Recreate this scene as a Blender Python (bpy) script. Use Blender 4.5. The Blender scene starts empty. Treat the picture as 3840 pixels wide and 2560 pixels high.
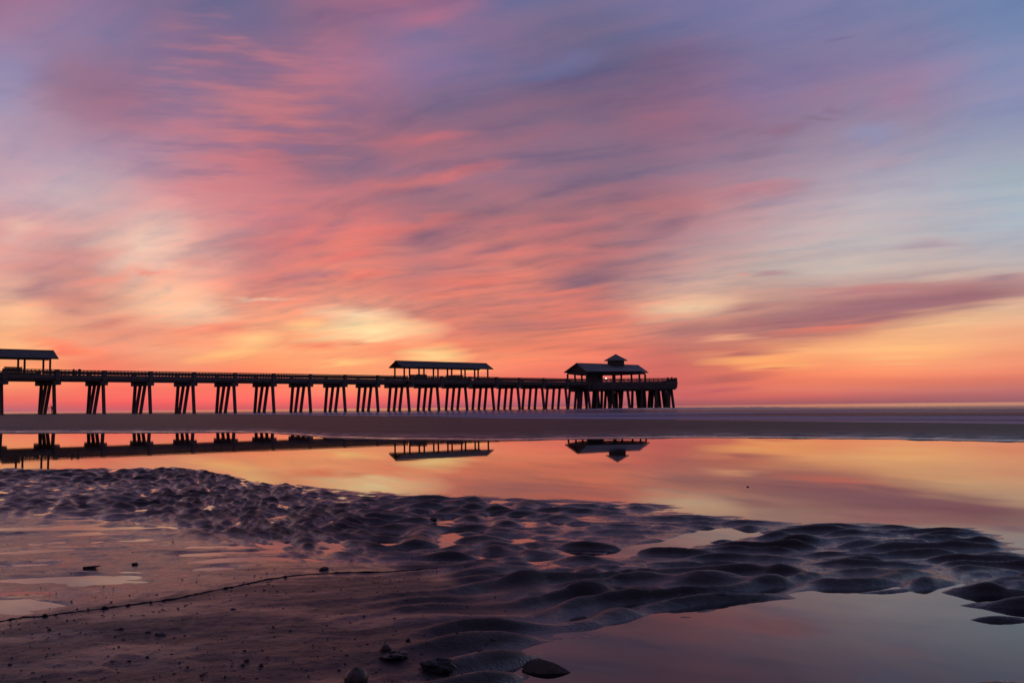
import bpy, bmesh, math, random
import numpy as np
from mathutils import Vector, Matrix

random.seed(7)
scene = bpy.context.scene
COL = scene.collection
R = math.radians

# ------------------------------------------------------------------ camera model
F = 3733.0            # focal length in photo pixels (35 mm lens, 3840 px wide)
E = 0.60              # eye height above the tide pool (m)
ROLL = math.atan(0.00993)
PITCH = math.atan(245.5 / F)
_cp, _sp, _cr, _sr = math.cos(PITCH), math.sin(PITCH), math.cos(ROLL), math.sin(ROLL)
FWD = Vector((0, _cp, _sp)); UP0 = Vector((0, -_sp, _cp)); RT0 = Vector((1, 0, 0))
RT = RT0 * _cr - UP0 * _sr
UP = RT0 * _sr + UP0 * _cr

def ray(px, py):
    return FWD + RT * ((px - 1920.0) / F) + UP * ((1280.0 - py) / F)

def ground(px, py, z=0.0):
    d = ray(px, py)
    k = (z - E) / d.z
    return (d.x * k, d.y * k)

cam_d = bpy.data.cameras.new('camera')
cam = bpy.data.objects.new('camera', cam_d)
COL.objects.link(cam)
cam_d.sensor_width = 36.0
cam_d.lens = F / 3840.0 * 36.0
cam_d.clip_start = 0.05
cam_d.clip_end = 80000.0
M = Matrix((RT, UP, -FWD)).transposed().to_4x4()
M.translation = Vector((0, 0, E))
cam.matrix_world = M
scene.camera = cam

scene.view_settings.view_transform = 'Standard'
scene.view_settings.look = 'None'
scene.view_settings.exposure = 0.0
scene.view_settings.gamma = 1.0
scene.cycles.max_bounces = 6
scene.cycles.diffuse_bounces = 1
scene.cycles.glossy_bounces = 3
scene.cycles.transparent_max_bounces = 6

# ------------------------------------------------------------------ helpers
def lin(c):
    out = []
    for v in c:
        v = v / 255.0
        out.append(v / 12.92 if v <= 0.04045 else ((v + 0.055) / 1.055) ** 2.4)
    return tuple(out)

class NT:
    """small node-tree helper"""
    def __init__(self, tree):
        self.t = tree; self.n = tree.nodes; self.l = tree.links
    def node(self, typ, **kw):
        nd = self.n.new(typ)
        for k, v in kw.items():
            setattr(nd, k, v)
        return nd
    def put(self, sock, v):
        if isinstance(v, bpy.types.NodeSocket):
            self.l.new(v, sock)
        else:
            sock.default_value = v
    def math(self, op, a, b=None, c=None, clamp=False):
        nd = self.node('ShaderNodeMath', operation=op); nd.use_clamp = clamp
        self.put(nd.inputs[0], a)
        if b is not None: self.put(nd.inputs[1], b)
        if c is not None: self.put(nd.inputs[2], c)
        return nd.outputs[0]
    def mix(self, f, a, b, blend='MIX'):
        nd = self.node('ShaderNodeMix', data_type='RGBA', blend_type=blend)
        nd.clamp_factor = True
        self.put(nd.inputs[0], f)
        self.put(nd.inputs[6], a if isinstance(a, bpy.types.NodeSocket) else (*a, 1.0))
        self.put(nd.inputs[7], b if isinstance(b, bpy.types.NodeSocket) else (*b, 1.0))
        return nd.outputs[2]
    def rng(self, v, a, b, c=0.0, d=1.0, smooth=False):
        nd = self.node('ShaderNodeMapRange')
        nd.interpolation_type = 'SMOOTHSTEP' if smooth else 'LINEAR'
        nd.clamp = True
        self.put(nd.inputs[0], v)
        for i, x in enumerate((a, b, c, d)):
            self.put(nd.inputs[1 + i], x)
        return nd.outputs[0]
    def xyz(self, x, y, z):
        nd = self.node('ShaderNodeCombineXYZ')
        self.put(nd.inputs[0], x); self.put(nd.inputs[1], y); self.put(nd.inputs[2], z)
        return nd.outputs[0]
    def noise(self, vec, scale=1.0, detail=3.0, rough=0.5, dist=0.0, col=False, dim='3D'):
        nd = self.node('ShaderNodeTexNoise', noise_dimensions=dim)
        self.l.new(vec, nd.inputs['Vector'])
        nd.inputs['Scale'].default_value = scale
        nd.inputs['Detail'].default_value = detail
        nd.inputs['Roughness'].default_value = rough
        nd.inputs['Distortion'].default_value = dist
        return nd.outputs[1] if col else nd.outputs[0]

# ------------------------------------------------------------------ sky
#SKYBEGIN
SKY_X = [0, 320, 640, 960, 1280, 1600, 1920, 2240, 2560, 2880, 3200, 3520, 3840]
SKY_Y = [0, 130, 260, 390, 520, 650, 780, 910, 1040, 1150, 1250, 1340, 1420, 1490, 1528]
SKY_C = [
 [(165,105,135),(140,112,150),(112,100,140),(102,98,138),(150,100,130),(150,100,135),(108,104,148),(102,102,145),(112,110,155),(118,118,165),(122,122,165),(110,125,168),(104,128,172)],
 [(150,120,155),(132,118,158),(130,105,142),(115,100,138),(140,100,132),(120,105,148),(112,100,140),(102,98,135),(106,102,145),(116,114,158),(120,118,160),(118,124,165),(112,132,175)],
 [(145,135,175),(138,105,138),(130,104,140),(160,105,130),(170,110,138),(130,108,150),(108,100,142),(100,92,130),(108,92,130),(124,110,150),(128,120,160),(140,124,165),(125,138,180)],
 [(158,145,178),(160,108,130),(160,115,142),(185,112,122),(150,100,126),(122,95,128),(125,95,125),(120,92,122),(145,100,128),(140,112,150),(150,115,145),(150,128,160),(132,140,180)],
 [(182,150,170),(165,135,165),(180,118,140),(185,110,124),(146,98,122),(160,100,118),(135,98,125),(130,100,128),(140,98,125),(140,112,140),(140,135,165),(140,138,170),(145,150,180)],
 [(190,165,180),(178,150,168),(185,135,152),(185,108,122),(140,100,125),(160,105,125),(150,105,128),(125,98,125),(140,112,138),(155,130,152),(170,150,168),(168,165,182),(155,170,182)],
 [(215,155,160),(205,178,180),(215,140,140),(205,125,130),(190,110,118),(155,102,118),(160,102,115),(160,102,115),(185,115,120),(185,145,155),(185,172,182),(172,175,190),(160,178,195)],
 [(225,165,155),(215,150,140),(228,175,162),(190,115,122),(215,115,108),(190,112,115),(195,110,110),(165,105,115),(172,130,140),(185,160,165),(190,178,180),(178,175,182),(175,185,195)],
 [(215,150,140),(200,135,128),(240,170,145),(215,130,122),(225,125,110),(190,112,112),(210,118,108),(170,108,115),(195,150,145),(195,165,155),(200,180,170),(200,175,165),(190,165,162)],
 [(240,180,145),(210,135,120),(245,195,155),(235,145,120),(232,150,124),(215,125,110),(215,118,105),(200,115,108),(222,168,142),(195,140,128),(190,125,118),(185,120,118),(215,165,140)],
 [(250,175,120),(240,160,125),(235,140,115),(245,158,116),(240,155,114),(228,124,103),(210,115,100),(235,125,100),(190,115,110),(185,115,108),(225,145,112),(250,195,140),(240,185,140)],
 [(255,170,110),(245,125,98),(245,155,115),(250,155,105),(248,152,106),(244,140,102),(245,135,100),(235,120,100),(205,110,100),(250,165,110),(255,180,120),(250,170,115),(245,150,110)],
 [(255,150,100),(255,122,95),(250,125,100),(255,130,100),(255,160,108),(250,140,100),(240,115,98),(225,110,100),(215,105,100),(240,125,95),(252,135,95),(245,130,98),(235,125,100)],
 [(235,100,95),(245,95,92),(250,92,92),(255,98,95),(248,98,95),(240,95,95),(235,98,98),(205,98,102),(205,98,98),(215,105,95),(205,105,100),(190,105,103),(182,105,108)],
 [(175,97,112),(185,95,110),(200,90,100),(195,90,100),(190,88,103),(172,86,104),(160,85,105),(152,85,104),(155,88,100),(152,88,100),(148,88,100),(150,90,102),(150,92,105)],
]
# clouds: (x0, y0, x1, y1, half-width, colour, strength) along their length
SKY_BLOBS = [
 # lilac, violet and blue high up
 (83,431,387,276,80,(146,108,132),.35), (560,200,1000,20,60,(116,102,142),.3), (1400,165,1715,8,38,(170,106,132),.55),
 (1888,310,2275,188,26,(104,104,147),.7), (1833,387,2551,221,28,(112,90,124),.75), (1500,300,1800,250,40,(128,106,150),.4),
 (1368,553,1777,481,17,(186,104,116),.75), (1501,702,1888,597,17,(196,106,112),.75), (1250,760,1722,655,22,(200,112,114),.7),
 (1300,650,1560,600,26,(132,96,124),.5), (1750,560,2200,470,24,(150,100,120),.4),
 (2761,509,3010,486,16,(138,102,126),.4), (3010,415,3159,410,14,(136,110,140),.35), (3200,385,3507,340,34,(158,124,152),.3),
 (2595,735,3037,680,22,(184,124,136),.65), (3093,508,3424,481,30,(142,142,176),.3), (3060,190,3180,175,10,(110,104,145),.4),
 (2900,460,3140,452,12,(132,106,130),.3), (2650,600,2950,560,18,(130,108,136),.35), (3150,620,3500,585,22,(172,150,168),.35),
 # middle of the fan
 (1240,915,1790,795,19,(230,114,104),.8), (1140,980,1420,925,14,(228,112,106),.7), (1230,1030,1540,1016,16,(236,120,106),.7),
 (1545,1072,1985,1029,18,(224,118,106),.7), (1888,1116,2230,1073,11,(222,118,106),.7), (1943,1204,2400,1166,13,(222,118,104),.7),
 (1380,890,1930,812,25,(152,96,112),.65), (1733,955,1990,912,16,(158,98,112),.7), (2015,1072,2310,1005,20,(146,98,114),.75),
 (2303,930,2590,785,30,(142,100,120),.7), (1750,1160,2130,1117,11,(178,106,108),.7), (1690,1248,2350,1194,14,(166,104,110),.75),
 (1900,870,2300,830,14,(190,110,116),.6), (1600,1000,1850,985,12,(180,104,110),.5), (2100,985,2420,930,12,(178,106,116),.5),
 (2000,960,2350,935,10,(206,116,112),.5), (1480,1110,1900,1090,14,(232,124,106),.5), (2060,1300,2450,1290,14,(205,112,102),.5),
 # the glow
 (1120,1185,1520,1172,24,(248,204,164),.6), (1170,1262,1620,1243,36,(254,226,170),.9), (1490,1316,1780,1332,20,(253,204,138),.8),
 (1270,1292,1400,1306,11,(226,126,96),.8), (1100,1312,1300,1297,15,(236,122,96),.8),
 (1150,1372,1480,1352,12,(255,196,124),.4), (1700,1395,1900,1390,8,(255,170,110),.4),
 # left side: peach veils and dusky bars
 (370,990,680,850,75,(236,192,174),.75), (20,995,450,940,24,(206,140,138),.7), (100,1078,350,1045,20,(184,128,130),.75),
 (130,1113,350,1120,15,(196,130,128),.65), (190,1158,350,1186,13,(196,130,122),.65), (276,1072,480,1052,14,(240,146,130),.5),
 (500,1120,912,1184,44,(244,192,162),.6), (320,1232,560,1200,15,(214,130,115),.65),
 (690,1258,950,1230,17,(230,122,106),.65), (840,1290,1060,1268,17,(255,202,138),.85), (710,1354,1000,1312,13,(255,188,122),.8),
 (1040,1038,1280,1018,13,(184,114,122),.75), (1100,918,1310,835,18,(164,104,120),.75), (900,900,1090,870,14,(205,120,122),.5),
 (-60,1192,170,1168,34,(252,192,146),.6), (40,1272,390,1326,17,(252,126,100),.65), (960,1080,1250,1062,16,(190,124,122),.5),
 (450,1010,640,1020,12,(238,150,130),.6), (640,960,900,990,16,(220,146,138),.5), (880,1120,1130,1128,8,(240,186,156),.5),
 (0,900,120,830,34,(224,182,168),.5), (560,1290,800,1300,14,(232,140,112),.5), (1060,1230,1210,1222,14,(250,186,130),.7),
 # right side: the long mauve bar and the amber gaps
 (2830,1226,3900,1074,42,(158,102,112),1.0), (2880,1210,3900,1076,28,(156,102,114),1.0), (3000,1094,3620,1078,17,(186,126,128),.75), (2860,1252,3330,1216,9,(226,116,102),.5),
 (2500,1292,3200,1256,19,(182,112,108),.8), (2580,1314,2970,1318,15,(190,110,104),.8), (2300,1182,2800,1126,28,(236,188,154),.5),
 (2600,1278,2880,1262,13,(236,166,130),.45), (2700,1170,2950,1146,13,(172,118,118),.8), (2480,1243,2690,1234,17,(170,110,110),.8),
 (2540,1432,2890,1405,11,(184,100,98),.8), (2570,1474,2830,1450,9,(190,94,99),.75), (2540,1374,2760,1377,9,(202,110,100),.8),
 (2670,1356,3060,1355,19,(255,178,112),.8), (3369,907,3630,891,8,(178,160,168),.8), (2880,1012,3020,1006,9,(186,142,144),.7),
 (2780,1014,2880,1010,8,(206,150,142),.6), (3400,1050,3840,1000,16,(200,172,162),.5),
 (3700,1044,3860,1030,12,(158,128,140),.6), (3080,1330,3700,1310,26,(255,186,126),.5), (2830,1380,3000,1376,5,(225,125,98),.6),
]
SKY_STREAK = 1.05
SKY_PHI = -52.0
#SKYEND

def dir_at(px, py):
    d = ray(px, py)
    return math.atan2(d.x, d.y), d.z / math.hypot(d.x, d.y)

def build_world():
    w = bpy.data.worlds.new('World'); scene.world = w
    w.use_nodes = True
    w.node_tree.nodes.clear()
    N = NT(w.node_tree)
    tc = N.node('ShaderNodeTexCoord')
    sep = N.node('ShaderNodeSeparateXYZ'); N.l.new(tc.outputs['Generated'], sep.inputs[0])
    X, Y, Z = sep.outputs
    az0 = N.math('ARCTAN2', X, Y)
    hd = N.math('SQRT', N.math('ADD', N.math('MULTIPLY', X, X), N.math('MULTIPLY', Y, Y)))
    te0 = N.math('DIVIDE', Z, N.math('MAXIMUM', hd, 0.001))
    tep = N.math('MAXIMUM', te0, 0.0)
    zc = N.math('ADD', N.math('MAXIMUM', Z, 0.0), 0.10)
    qx = N.math('DIVIDE', X, zc); qy = N.math('DIVIDE', Y, zc)
    # cloud-deck coordinates turned so that the streaks fan out of the lower left
    phi = R(SKY_PHI)
    cph, sph = math.cos(phi), math.sin(phi)
    qpar = N.math('ADD', N.math('MULTIPLY', qx, sph), N.math('MULTIPLY', qy, cph))
    qper = N.math('SUBTRACT', N.math('MULTIPLY', qx, cph), N.math('MULTIPLY', qy, sph))
    qw = N.math('SUBTRACT', N.noise(N.xyz(qx, qy, 0.0), 0.9, 2.0, 0.5, 0.0, dim='2D'), 0.5)
    qper = N.math('MULTIPLY_ADD', qw, 0.40, qper)
    qs = N.xyz(N.math('MULTIPLY', qpar, 0.24), qper, 0.0)
    # soft domain warp
    wn = N.node('ShaderNodeSeparateColor')
    N.l.new(N.noise(N.xyz(N.math('MULTIPLY', az0, 5.0), N.math('MULTIPLY', te0, 14.0), 0.0), 1.0, 3.0, 0.55, col=True, dim='2D'), wn.inputs[0])
    azw = N.math('MULTIPLY_ADD', N.math('SUBTRACT', wn.outputs[0], 0.5), 0.05, az0)
    tamp = N.math('MULTIPLY_ADD', tep, 0.13, 0.004)
    tew = N.math('ADD', te0, N.math('MULTIPLY', N.math('SUBTRACT', wn.outputs[1], 0.5), tamp))
    sub = lambda v: N.math('SUBTRACT', v, 0.5)
    nA = sub(N.noise(qs, 1.5, 3.0, 0.55, 0.0, dim='2D'))
    nB = sub(N.noise(qs, 5.5, 4.0, 0.58, 0.0, dim='2D'))
    nC = sub(N.noise(N.xyz(N.math('MULTIPLY', qpar, 0.62), qper, 0.0), 8.0, 4.0, 0.6, 0.0, dim='2D'))
    rag = N.math('MULTIPLY_ADD', tep, 0.060, 0.008)
    rags = N.math('MULTIPLY', N.math('MULTIPLY_ADD', nB, 0.9, nA), rag)
    PX = N.math('MULTIPLY_ADD', rags, 2.0, azw); PY = N.math('ADD', tew, rags)
    P = N.xyz(PX, PY, 0.0)
    brk = N.math('MULTIPLY_ADD', N.math('MULTIPLY_ADD', nB, 0.8, nA), 1.5, 1.15)
    # ---- shared streak factors
    hz = N.rng(te0, 0.015, 0.10)
    amp = N.math('MULTIPLY', hz, N.math('MULTIPLY', N.rng(az0, R(6.0), R(20.0), 1.0, 0.40), N.rng(az0, R(-26.0), R(-10.0), 0.6, 1.0)))
    am, tm = dir_at(930, 430)
    rm = N.node('ShaderNodeMapping', vector_type='TEXTURE'); N.l.new(N.xyz(az0, te0, 0.0), rm.inputs[0])
    rm.inputs['Location'].default_value = (am, tm, 0); rm.inputs['Scale'].default_value = (0.145, 0.135, 1)
    rg = N.node('ShaderNodeTexGradient', gradient_type='SPHERICAL'); N.l.new(rm.outputs[0], rg.inputs[0])
    rmask = N.rng(rg.outputs[1], 0.0, 0.55, smooth=True)
    amp = N.math('MULTIPLY', amp, N.math('MULTIPLY_ADD', rmask, -0.65 * SKY_STREAK, SKY_STREAK))
    st = N.math('MULTIPLY', N.math('ADD', N.math('MULTIPLY', nC, 0.60), N.math('MULTIPLY_ADD', nB, 1.1, N.math('MULTIPLY', nA, 0.6))), amp)
    dk = N.math('MULTIPLY', st, 2.6, clamp=True)
    lt = N.math('MULTIPLY', st, -2.6, clamp=True)
    n3 = sub(N.noise(N.xyz(N.math('MULTIPLY', az0, 3.0), N.math('MULTIPLY', te0, 60.0), 0.0), 1.0, 3.0, 0.5, 0.0, dim='2D'))
    low = N.math('MULTIPLY', N.rng(te0, 0.26, 0.04), N.math('MULTIPLY', n3, 0.55))
    lowc = N.xyz(N.math('MULTIPLY_ADD', low, 0.35, 1.0), N.math('ADD', low, 1.0), N.math('MULTIPLY_ADD', low, 0.8, 1.0))
    # mackerel ripples high on the left
    rip = N.noise(N.xyz(N.math('MULTIPLY', az0, 10.0), N.math('MULTIPLY_ADD', nA, 0.7, N.math('MULTIPLY', N.math('MULTIPLY_ADD', az0, -0.03, te0), 70.0)), 0.0), 1.0, 3.0, 0.55, 0.0, dim='2D')
    rdk = N.math('MULTIPLY', rmask, N.rng(rip, 0.50, 0.68, 0.0, 0.46))
    rlt = N.math('MULTIPLY', rmask, N.rng(rip, 0.50, 0.32, 0.0, 0.40))
    bm = N.rng(N.math('ABSOLUTE', az0), R(42.0), R(95.0), smooth=True)
    back = N.mix(N.rng(te0, 0.0, 0.5), lin((80, 62, 76)), lin((66, 62, 88)))
    HALF = R(45.0)
    u = N.math('DIVIDE', N.math('ADD', azw, HALF), 2 * HALF)
    # ---- colour table in azimuth and elevation
    tab = np.array([[lin(c) for c in row] for row in SKY_C])
    xs = np.array(SKY_X, float); ys = np.array(SKY_Y, float)
    lum = (tab @ np.array([0.21, 0.72, 0.07]))[..., None]
    tab = tab + (lum - tab) * 0.06                  # table colours pulled slightly towards grey
    def look(az, te):
        d = Vector((math.sin(az), math.cos(az), te))
        k = d.dot(FWD)
        px = 1920 + F * d.dot(RT) / k; py = 1280 - F * d.dot(UP) / k
        py = py + 0.00993 * (px - 1920)            # follow the tilt of the horizon
        px = min(max(px, xs[0]), xs[-1]); py = min(max(py, ys[0]), ys[-1])
        i = min(int(np.searchsorted(xs, px, 'right') - 1), len(xs) - 2)
        j = min(int(np.searchsorted(ys, py, 'right') - 1), len(ys) - 2)
        a = (px - xs[i]) / (xs[i + 1] - xs[i]); b = (py - ys[j]) / (ys[j + 1] - ys[j])
        return (tab[j, i] * (1 - a) + tab[j, i + 1] * a) * (1 - b) + (tab[j + 1, i] * (1 - a) + tab[j + 1, i + 1] * a) * b
    AZ = [dir_at(x, 1525 - 0.00993 * (x - 1920))[0] for x in SKY_X]
    TE = sorted({round(dir_at(1920, y)[1], 5) for y in SKY_Y})
    TE[0] = 0.0
    over = np.array(lin((94, 92, 134))); zen = np.array(lin((72, 76, 114)))
    rows = [(t, None) for t in TE] + [(0.75, 'over'), (1.6, 'zen')]
    def ramp(t, kind):
        cr = N.node('ShaderNodeValToRGB')
        el = cr.color_ramp.elements
        cr.color_ramp.interpolation = 'CARDINAL'
        pts = [(-HALF, AZ[0])] + [(a, a) for a in AZ] + [(HALF, AZ[-1])]
        while len(el) < len(pts):
            el.new(0.5)
        for k, (a, la) in enumerate(pts):
            c = look(la, t if kind is None else 0.45)
            if kind == 'over': c = c * 0.25 + over * 0.75
            if kind == 'zen': c = zen
            el[k].position = (a + HALF) / (2 * HALF)
            el[k].color = (*c, 1.0)
        N.l.new(u, cr.inputs[0])
        return cr.outputs[0]
    blobs = []
    for (x0, y0, x1, y1, hw, c, s) in SKY_BLOBS:
        a0, t0 = dir_at(x0, y0); a1, t1 = dir_at(x1, y1)
        th = math.atan2(t1 - t0, a1 - a0)
        L = max(math.hypot(a1 - a0, t1 - t0) / 2, 1e-3) * 1.45; W = hw * 2.1 / F
        blobs.append(((a0 + a1) / 2, (t0 + t1) / 2, th, L, W, c, s,
                      abs(L * math.cos(th)) + abs(W * math.sin(th)), abs(L * math.sin(th)) + abs(W * math.cos(th))))
    def cell(alo, ahi, tlo, thi):
        # the part of the sky between two bearings and two heights
        use = [i for i in range(len(rows)) if (i + 1 == len(rows) or rows[i + 1][0] > tlo) and (i == 0 or rows[i - 1][0] < thi)]
        col = ramp(*rows[use[0]])
        for i, j in zip(use, use[1:]):
            col = N.mix(N.rng(tew, rows[i][0], rows[j][0]), col, ramp(*rows[j]))
        for (ca, ct, th, L, W, c, s, ea, et) in blobs:
            mt = 0.02 + 0.05 * max(thi if thi < 5 else tlo, 0)
            if ca + ea + 0.06 < alo or ca - ea - 0.06 > ahi or ct + et + mt < tlo or ct - et - mt > thi:
                continue
            mp = N.node('ShaderNodeMapping', vector_type='TEXTURE')
            N.l.new(P, mp.inputs[0])
            mp.inputs['Location'].default_value = (ca, ct, 0)
            mp.inputs['Rotation'].default_value = (0, 0, th)
            mp.inputs['Scale'].default_value = (L, W, 1)
            g = N.node('ShaderNodeTexGradient', gradient_type='SPHERICAL')
            N.l.new(mp.outputs[0], g.inputs[0])
            f = N.math('MULTIPLY_ADD', g.outputs[1], brk, (s - 1.0) * 0.5, clamp=True)
            col = N.mix(f, col, lin(c))
        # lit undersides go salmon, thick parts go mauve
        col = N.mix(dk, col, N.mix(1.0, col, (0.66, 0.77, 0.93), 'MULTIPLY'))
        col = N.mix(lt, col, N.mix(1.0, col, (1.30, 1.07, 0.99), 'MULTIPLY'))
        if thi < 0.35:
            col = N.mix(1.0, col, lowc, 'MULTIPLY')
        if alo < am + 0.16 and ahi > am - 0.16 and thi > tm - 0.15:
            col = N.mix(rdk, col, lin((112, 98, 140)))
            col = N.mix(rlt, col, lin((206, 120, 128)))
        col = N.mix(bm, col, back)
        bg = N.node('ShaderNodeBackground'); N.l.new(col, bg.inputs[0]); bg.inputs[1].default_value = 1.0
        return bg.outputs[0]
    def choose(v, edge, lo_sh, hi_sh):
        mx = N.node('ShaderNodeMixShader')
        N.l.new(N.math('GREATER_THAN', v, edge), mx.inputs[0]); N.l.new(lo_sh, mx.inputs[1]); N.l.new(hi_sh, mx.inputs[2])
        return mx.outputs[0]
    tedge = [-9, 0.05, 0.095, 0.15, 0.24, 9]
    aedge = [-9, 9]
    def band(t0, t1):
        cells = [cell(a, b, t0, t1) for a, b in zip(aedge, aedge[1:])]
        def tree(i, j):
            if j - i == 1: return cells[i]
            m = (i + j) // 2
            return choose(azw, aedge[m], tree(i, m), tree(m, j))
        return tree(0, len(cells))
    bands = [band(a, b) for a, b in zip(tedge, tedge[1:])]
    def ttree(i, j):
        if j - i == 1: return bands[i]
        m = (i + j) // 2
        return choose(tew, tedge[m], ttree(i, m), ttree(m, j))
    sky = ttree(0, len(bands))
    # faint physical twilight on top
    stx = N.node('ShaderNodeTexSky', sky_type='NISHITA')
    stx.sun_disc = False; stx.sun_elevation = R(-2.0); stx.sun_rotation = R(-9.0)
    tw = N.node('ShaderNodeBackground'); N.l.new(stx.outputs[0], tw.inputs[0]); tw.inputs[1].default_value = 0.05
    add = N.node('ShaderNodeAddShader'); N.l.new(sky, add.inputs[0]); N.l.new(tw.outputs[0], add.inputs[1])
    out = N.node('ShaderNodeOutputWorld'); N.l.new(add.outputs[0], out.inputs[0])
    try:
        w.cycles.sampling_method = 'NONE'
    except Exception:
        pass
build_world()

# the sun has not risen yet: just under the sea horizon behind the brightest cloud
sl = bpy.data.lights.new('sun', 'SUN'); sl.energy = 0.5; sl.angle = R(0.5); sl.color = (1.0, 0.75, 0.55)
so = bpy.data.objects.new('sun', sl); COL.objects.link(so)
so.rotation_euler = (R(92.0), 0, R(9.0 + 180.0) * 0 + R(180.0 + 9.0))
#PART2
# ------------------------------------------------------------------ numpy noise and the shape of the beach
_rs = np.random.RandomState(11)
_PERM = np.concatenate([_rs.permutation(256)] * 3)
_G = np.array([[math.cos(a), math.sin(a)] for a in np.linspace(0, 2 * math.pi, 17)[:16]])

def gnoise(x, y, seed=0):
    x = np.asarray(x, float); y = np.asarray(y, float)
    xi = np.floor(x).astype(int); yi = np.floor(y).astype(int)
    fx = x - xi; fy = y - yi
    u = fx * fx * fx * (fx * (fx * 6 - 15) + 10); v = fy * fy * fy * (fy * (fy * 6 - 15) + 10)
    def g(ix, iy, dx, dy):
        h = _PERM[(_PERM[(ix + seed * 37) & 255] + iy) & 255] & 15
        return _G[h, 0] * dx + _G[h, 1] * dy
    a = g(xi, yi, fx, fy); b = g(xi + 1, yi, fx - 1, fy)
    c = g(xi, yi + 1, fx, fy - 1); d = g(xi + 1, yi + 1, fx - 1, fy - 1)
    return 1.5 * ((a + (b - a) * u) + ((c + (d - c) * u) - (a + (b - a) * u)) * v)

def fbm(x, y, seed=0, octv=4, gain=0.5):
    s = 0; a = 1.0; f = 1.0
    for o in range(octv):
        s = s + a * gnoise(x * f, y * f, seed + o * 3)
        a *= gain; f *= 2.03
    return s

def sstep(v, a, b):
    t = np.clip((v - a) / (b - a), 0, 1)
    return t * t * (3 - 2 * t)

def hor(px):
    return 1525.5 - 0.00993 * (px - 1920)

def edge_curve(pts, z=0.0):
    """pixel polyline -> (slope x/y, distance y) sampled curve"""
    s, d = [], []
    for px, py in pts:
        x, y = ground(px, py, z)
        s.append(x / y); d.append(y)
    return np.array(s), np.array(d)

FAR_S, FAR_D = edge_curve([(-1600, 1640), (0, 1618), (640, 1618), (850, 1617), (1000, 1619), (1120, 1627), (1240, 1638), (1420, 1643), (1900, 1647), (2600, 1637), (3300, 1642), (3840, 1653), (5200, 1690)])
NEAR_S, NEAR_D = edge_curve([(-1600, 1780), (0, 1760), (300, 1757), (640, 1754), (760, 1768), (900, 1792), (1000, 1806), (1230, 1836), (1400, 1850), (1700, 1852), (1900, 1872), (2250, 1888), (2400, 1903), (2600, 1925), (3000, 1958), (3300, 1966), (3640, 1984), (3760, 2020), (3840, 2060), (4100, 2110), (5200, 2300)])
CREST_PX = np.array([-2500, -1200, 0, 300, 640, 1000, 1240, 1900, 2600, 3200, 3840, 5200.])
CREST_D = np.array([330, 270, 222, 200, 152, 101, 76, 47, 35.5, 29.5, 24.6, 18.])
CREST_S = (CREST_PX - 1920) / F
PUDDLE = np.array([ground(*p) for p in [(4800, 2120), (4200, 2150), (3840, 2182), (3640, 2195), (3500, 2190), (3250, 2203), (3000, 2213), (2800, 2238), (2600, 2268), (2400, 2292), (2250, 2325), (2150, 2362), (2090, 2392), (1990, 2420), (1910, 2452), (1850, 2485), (1800, 2510), (1790, 2545), (1860, 2590), (1960, 2680), (2200, 2900), (6000, 2900)]])

def puddle_sd(x, y):
    """signed distance to the outline of the near puddle: positive inside"""
    best = np.full(x.shape, 1e9); inside = np.zeros(x.shape, bool)
    n = len(PUDDLE)
    for i in range(n):
        ax, ay = PUDDLE[i]; bx, by = PUDDLE[(i + 1) % n]
        ex, ey = bx - ax, by - ay
        t = np.clip(((x - ax) * ex + (y - ay) * ey) / (ex * ex + ey * ey), 0, 1)
        best = np.minimum(best, np.hypot(x - ax - t * ex, y - ay - t * ey))
        cond = ((ay > y) != (by > y))
        with np.errstate(divide='ignore', invalid='ignore'):
            xi = ax + (y - ay) * ex / (ey if ey != 0 else 1e-9)
        inside ^= cond & (x < xi)
    return np.where(inside, best, -best)

SEA_Z = -0.20

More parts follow.
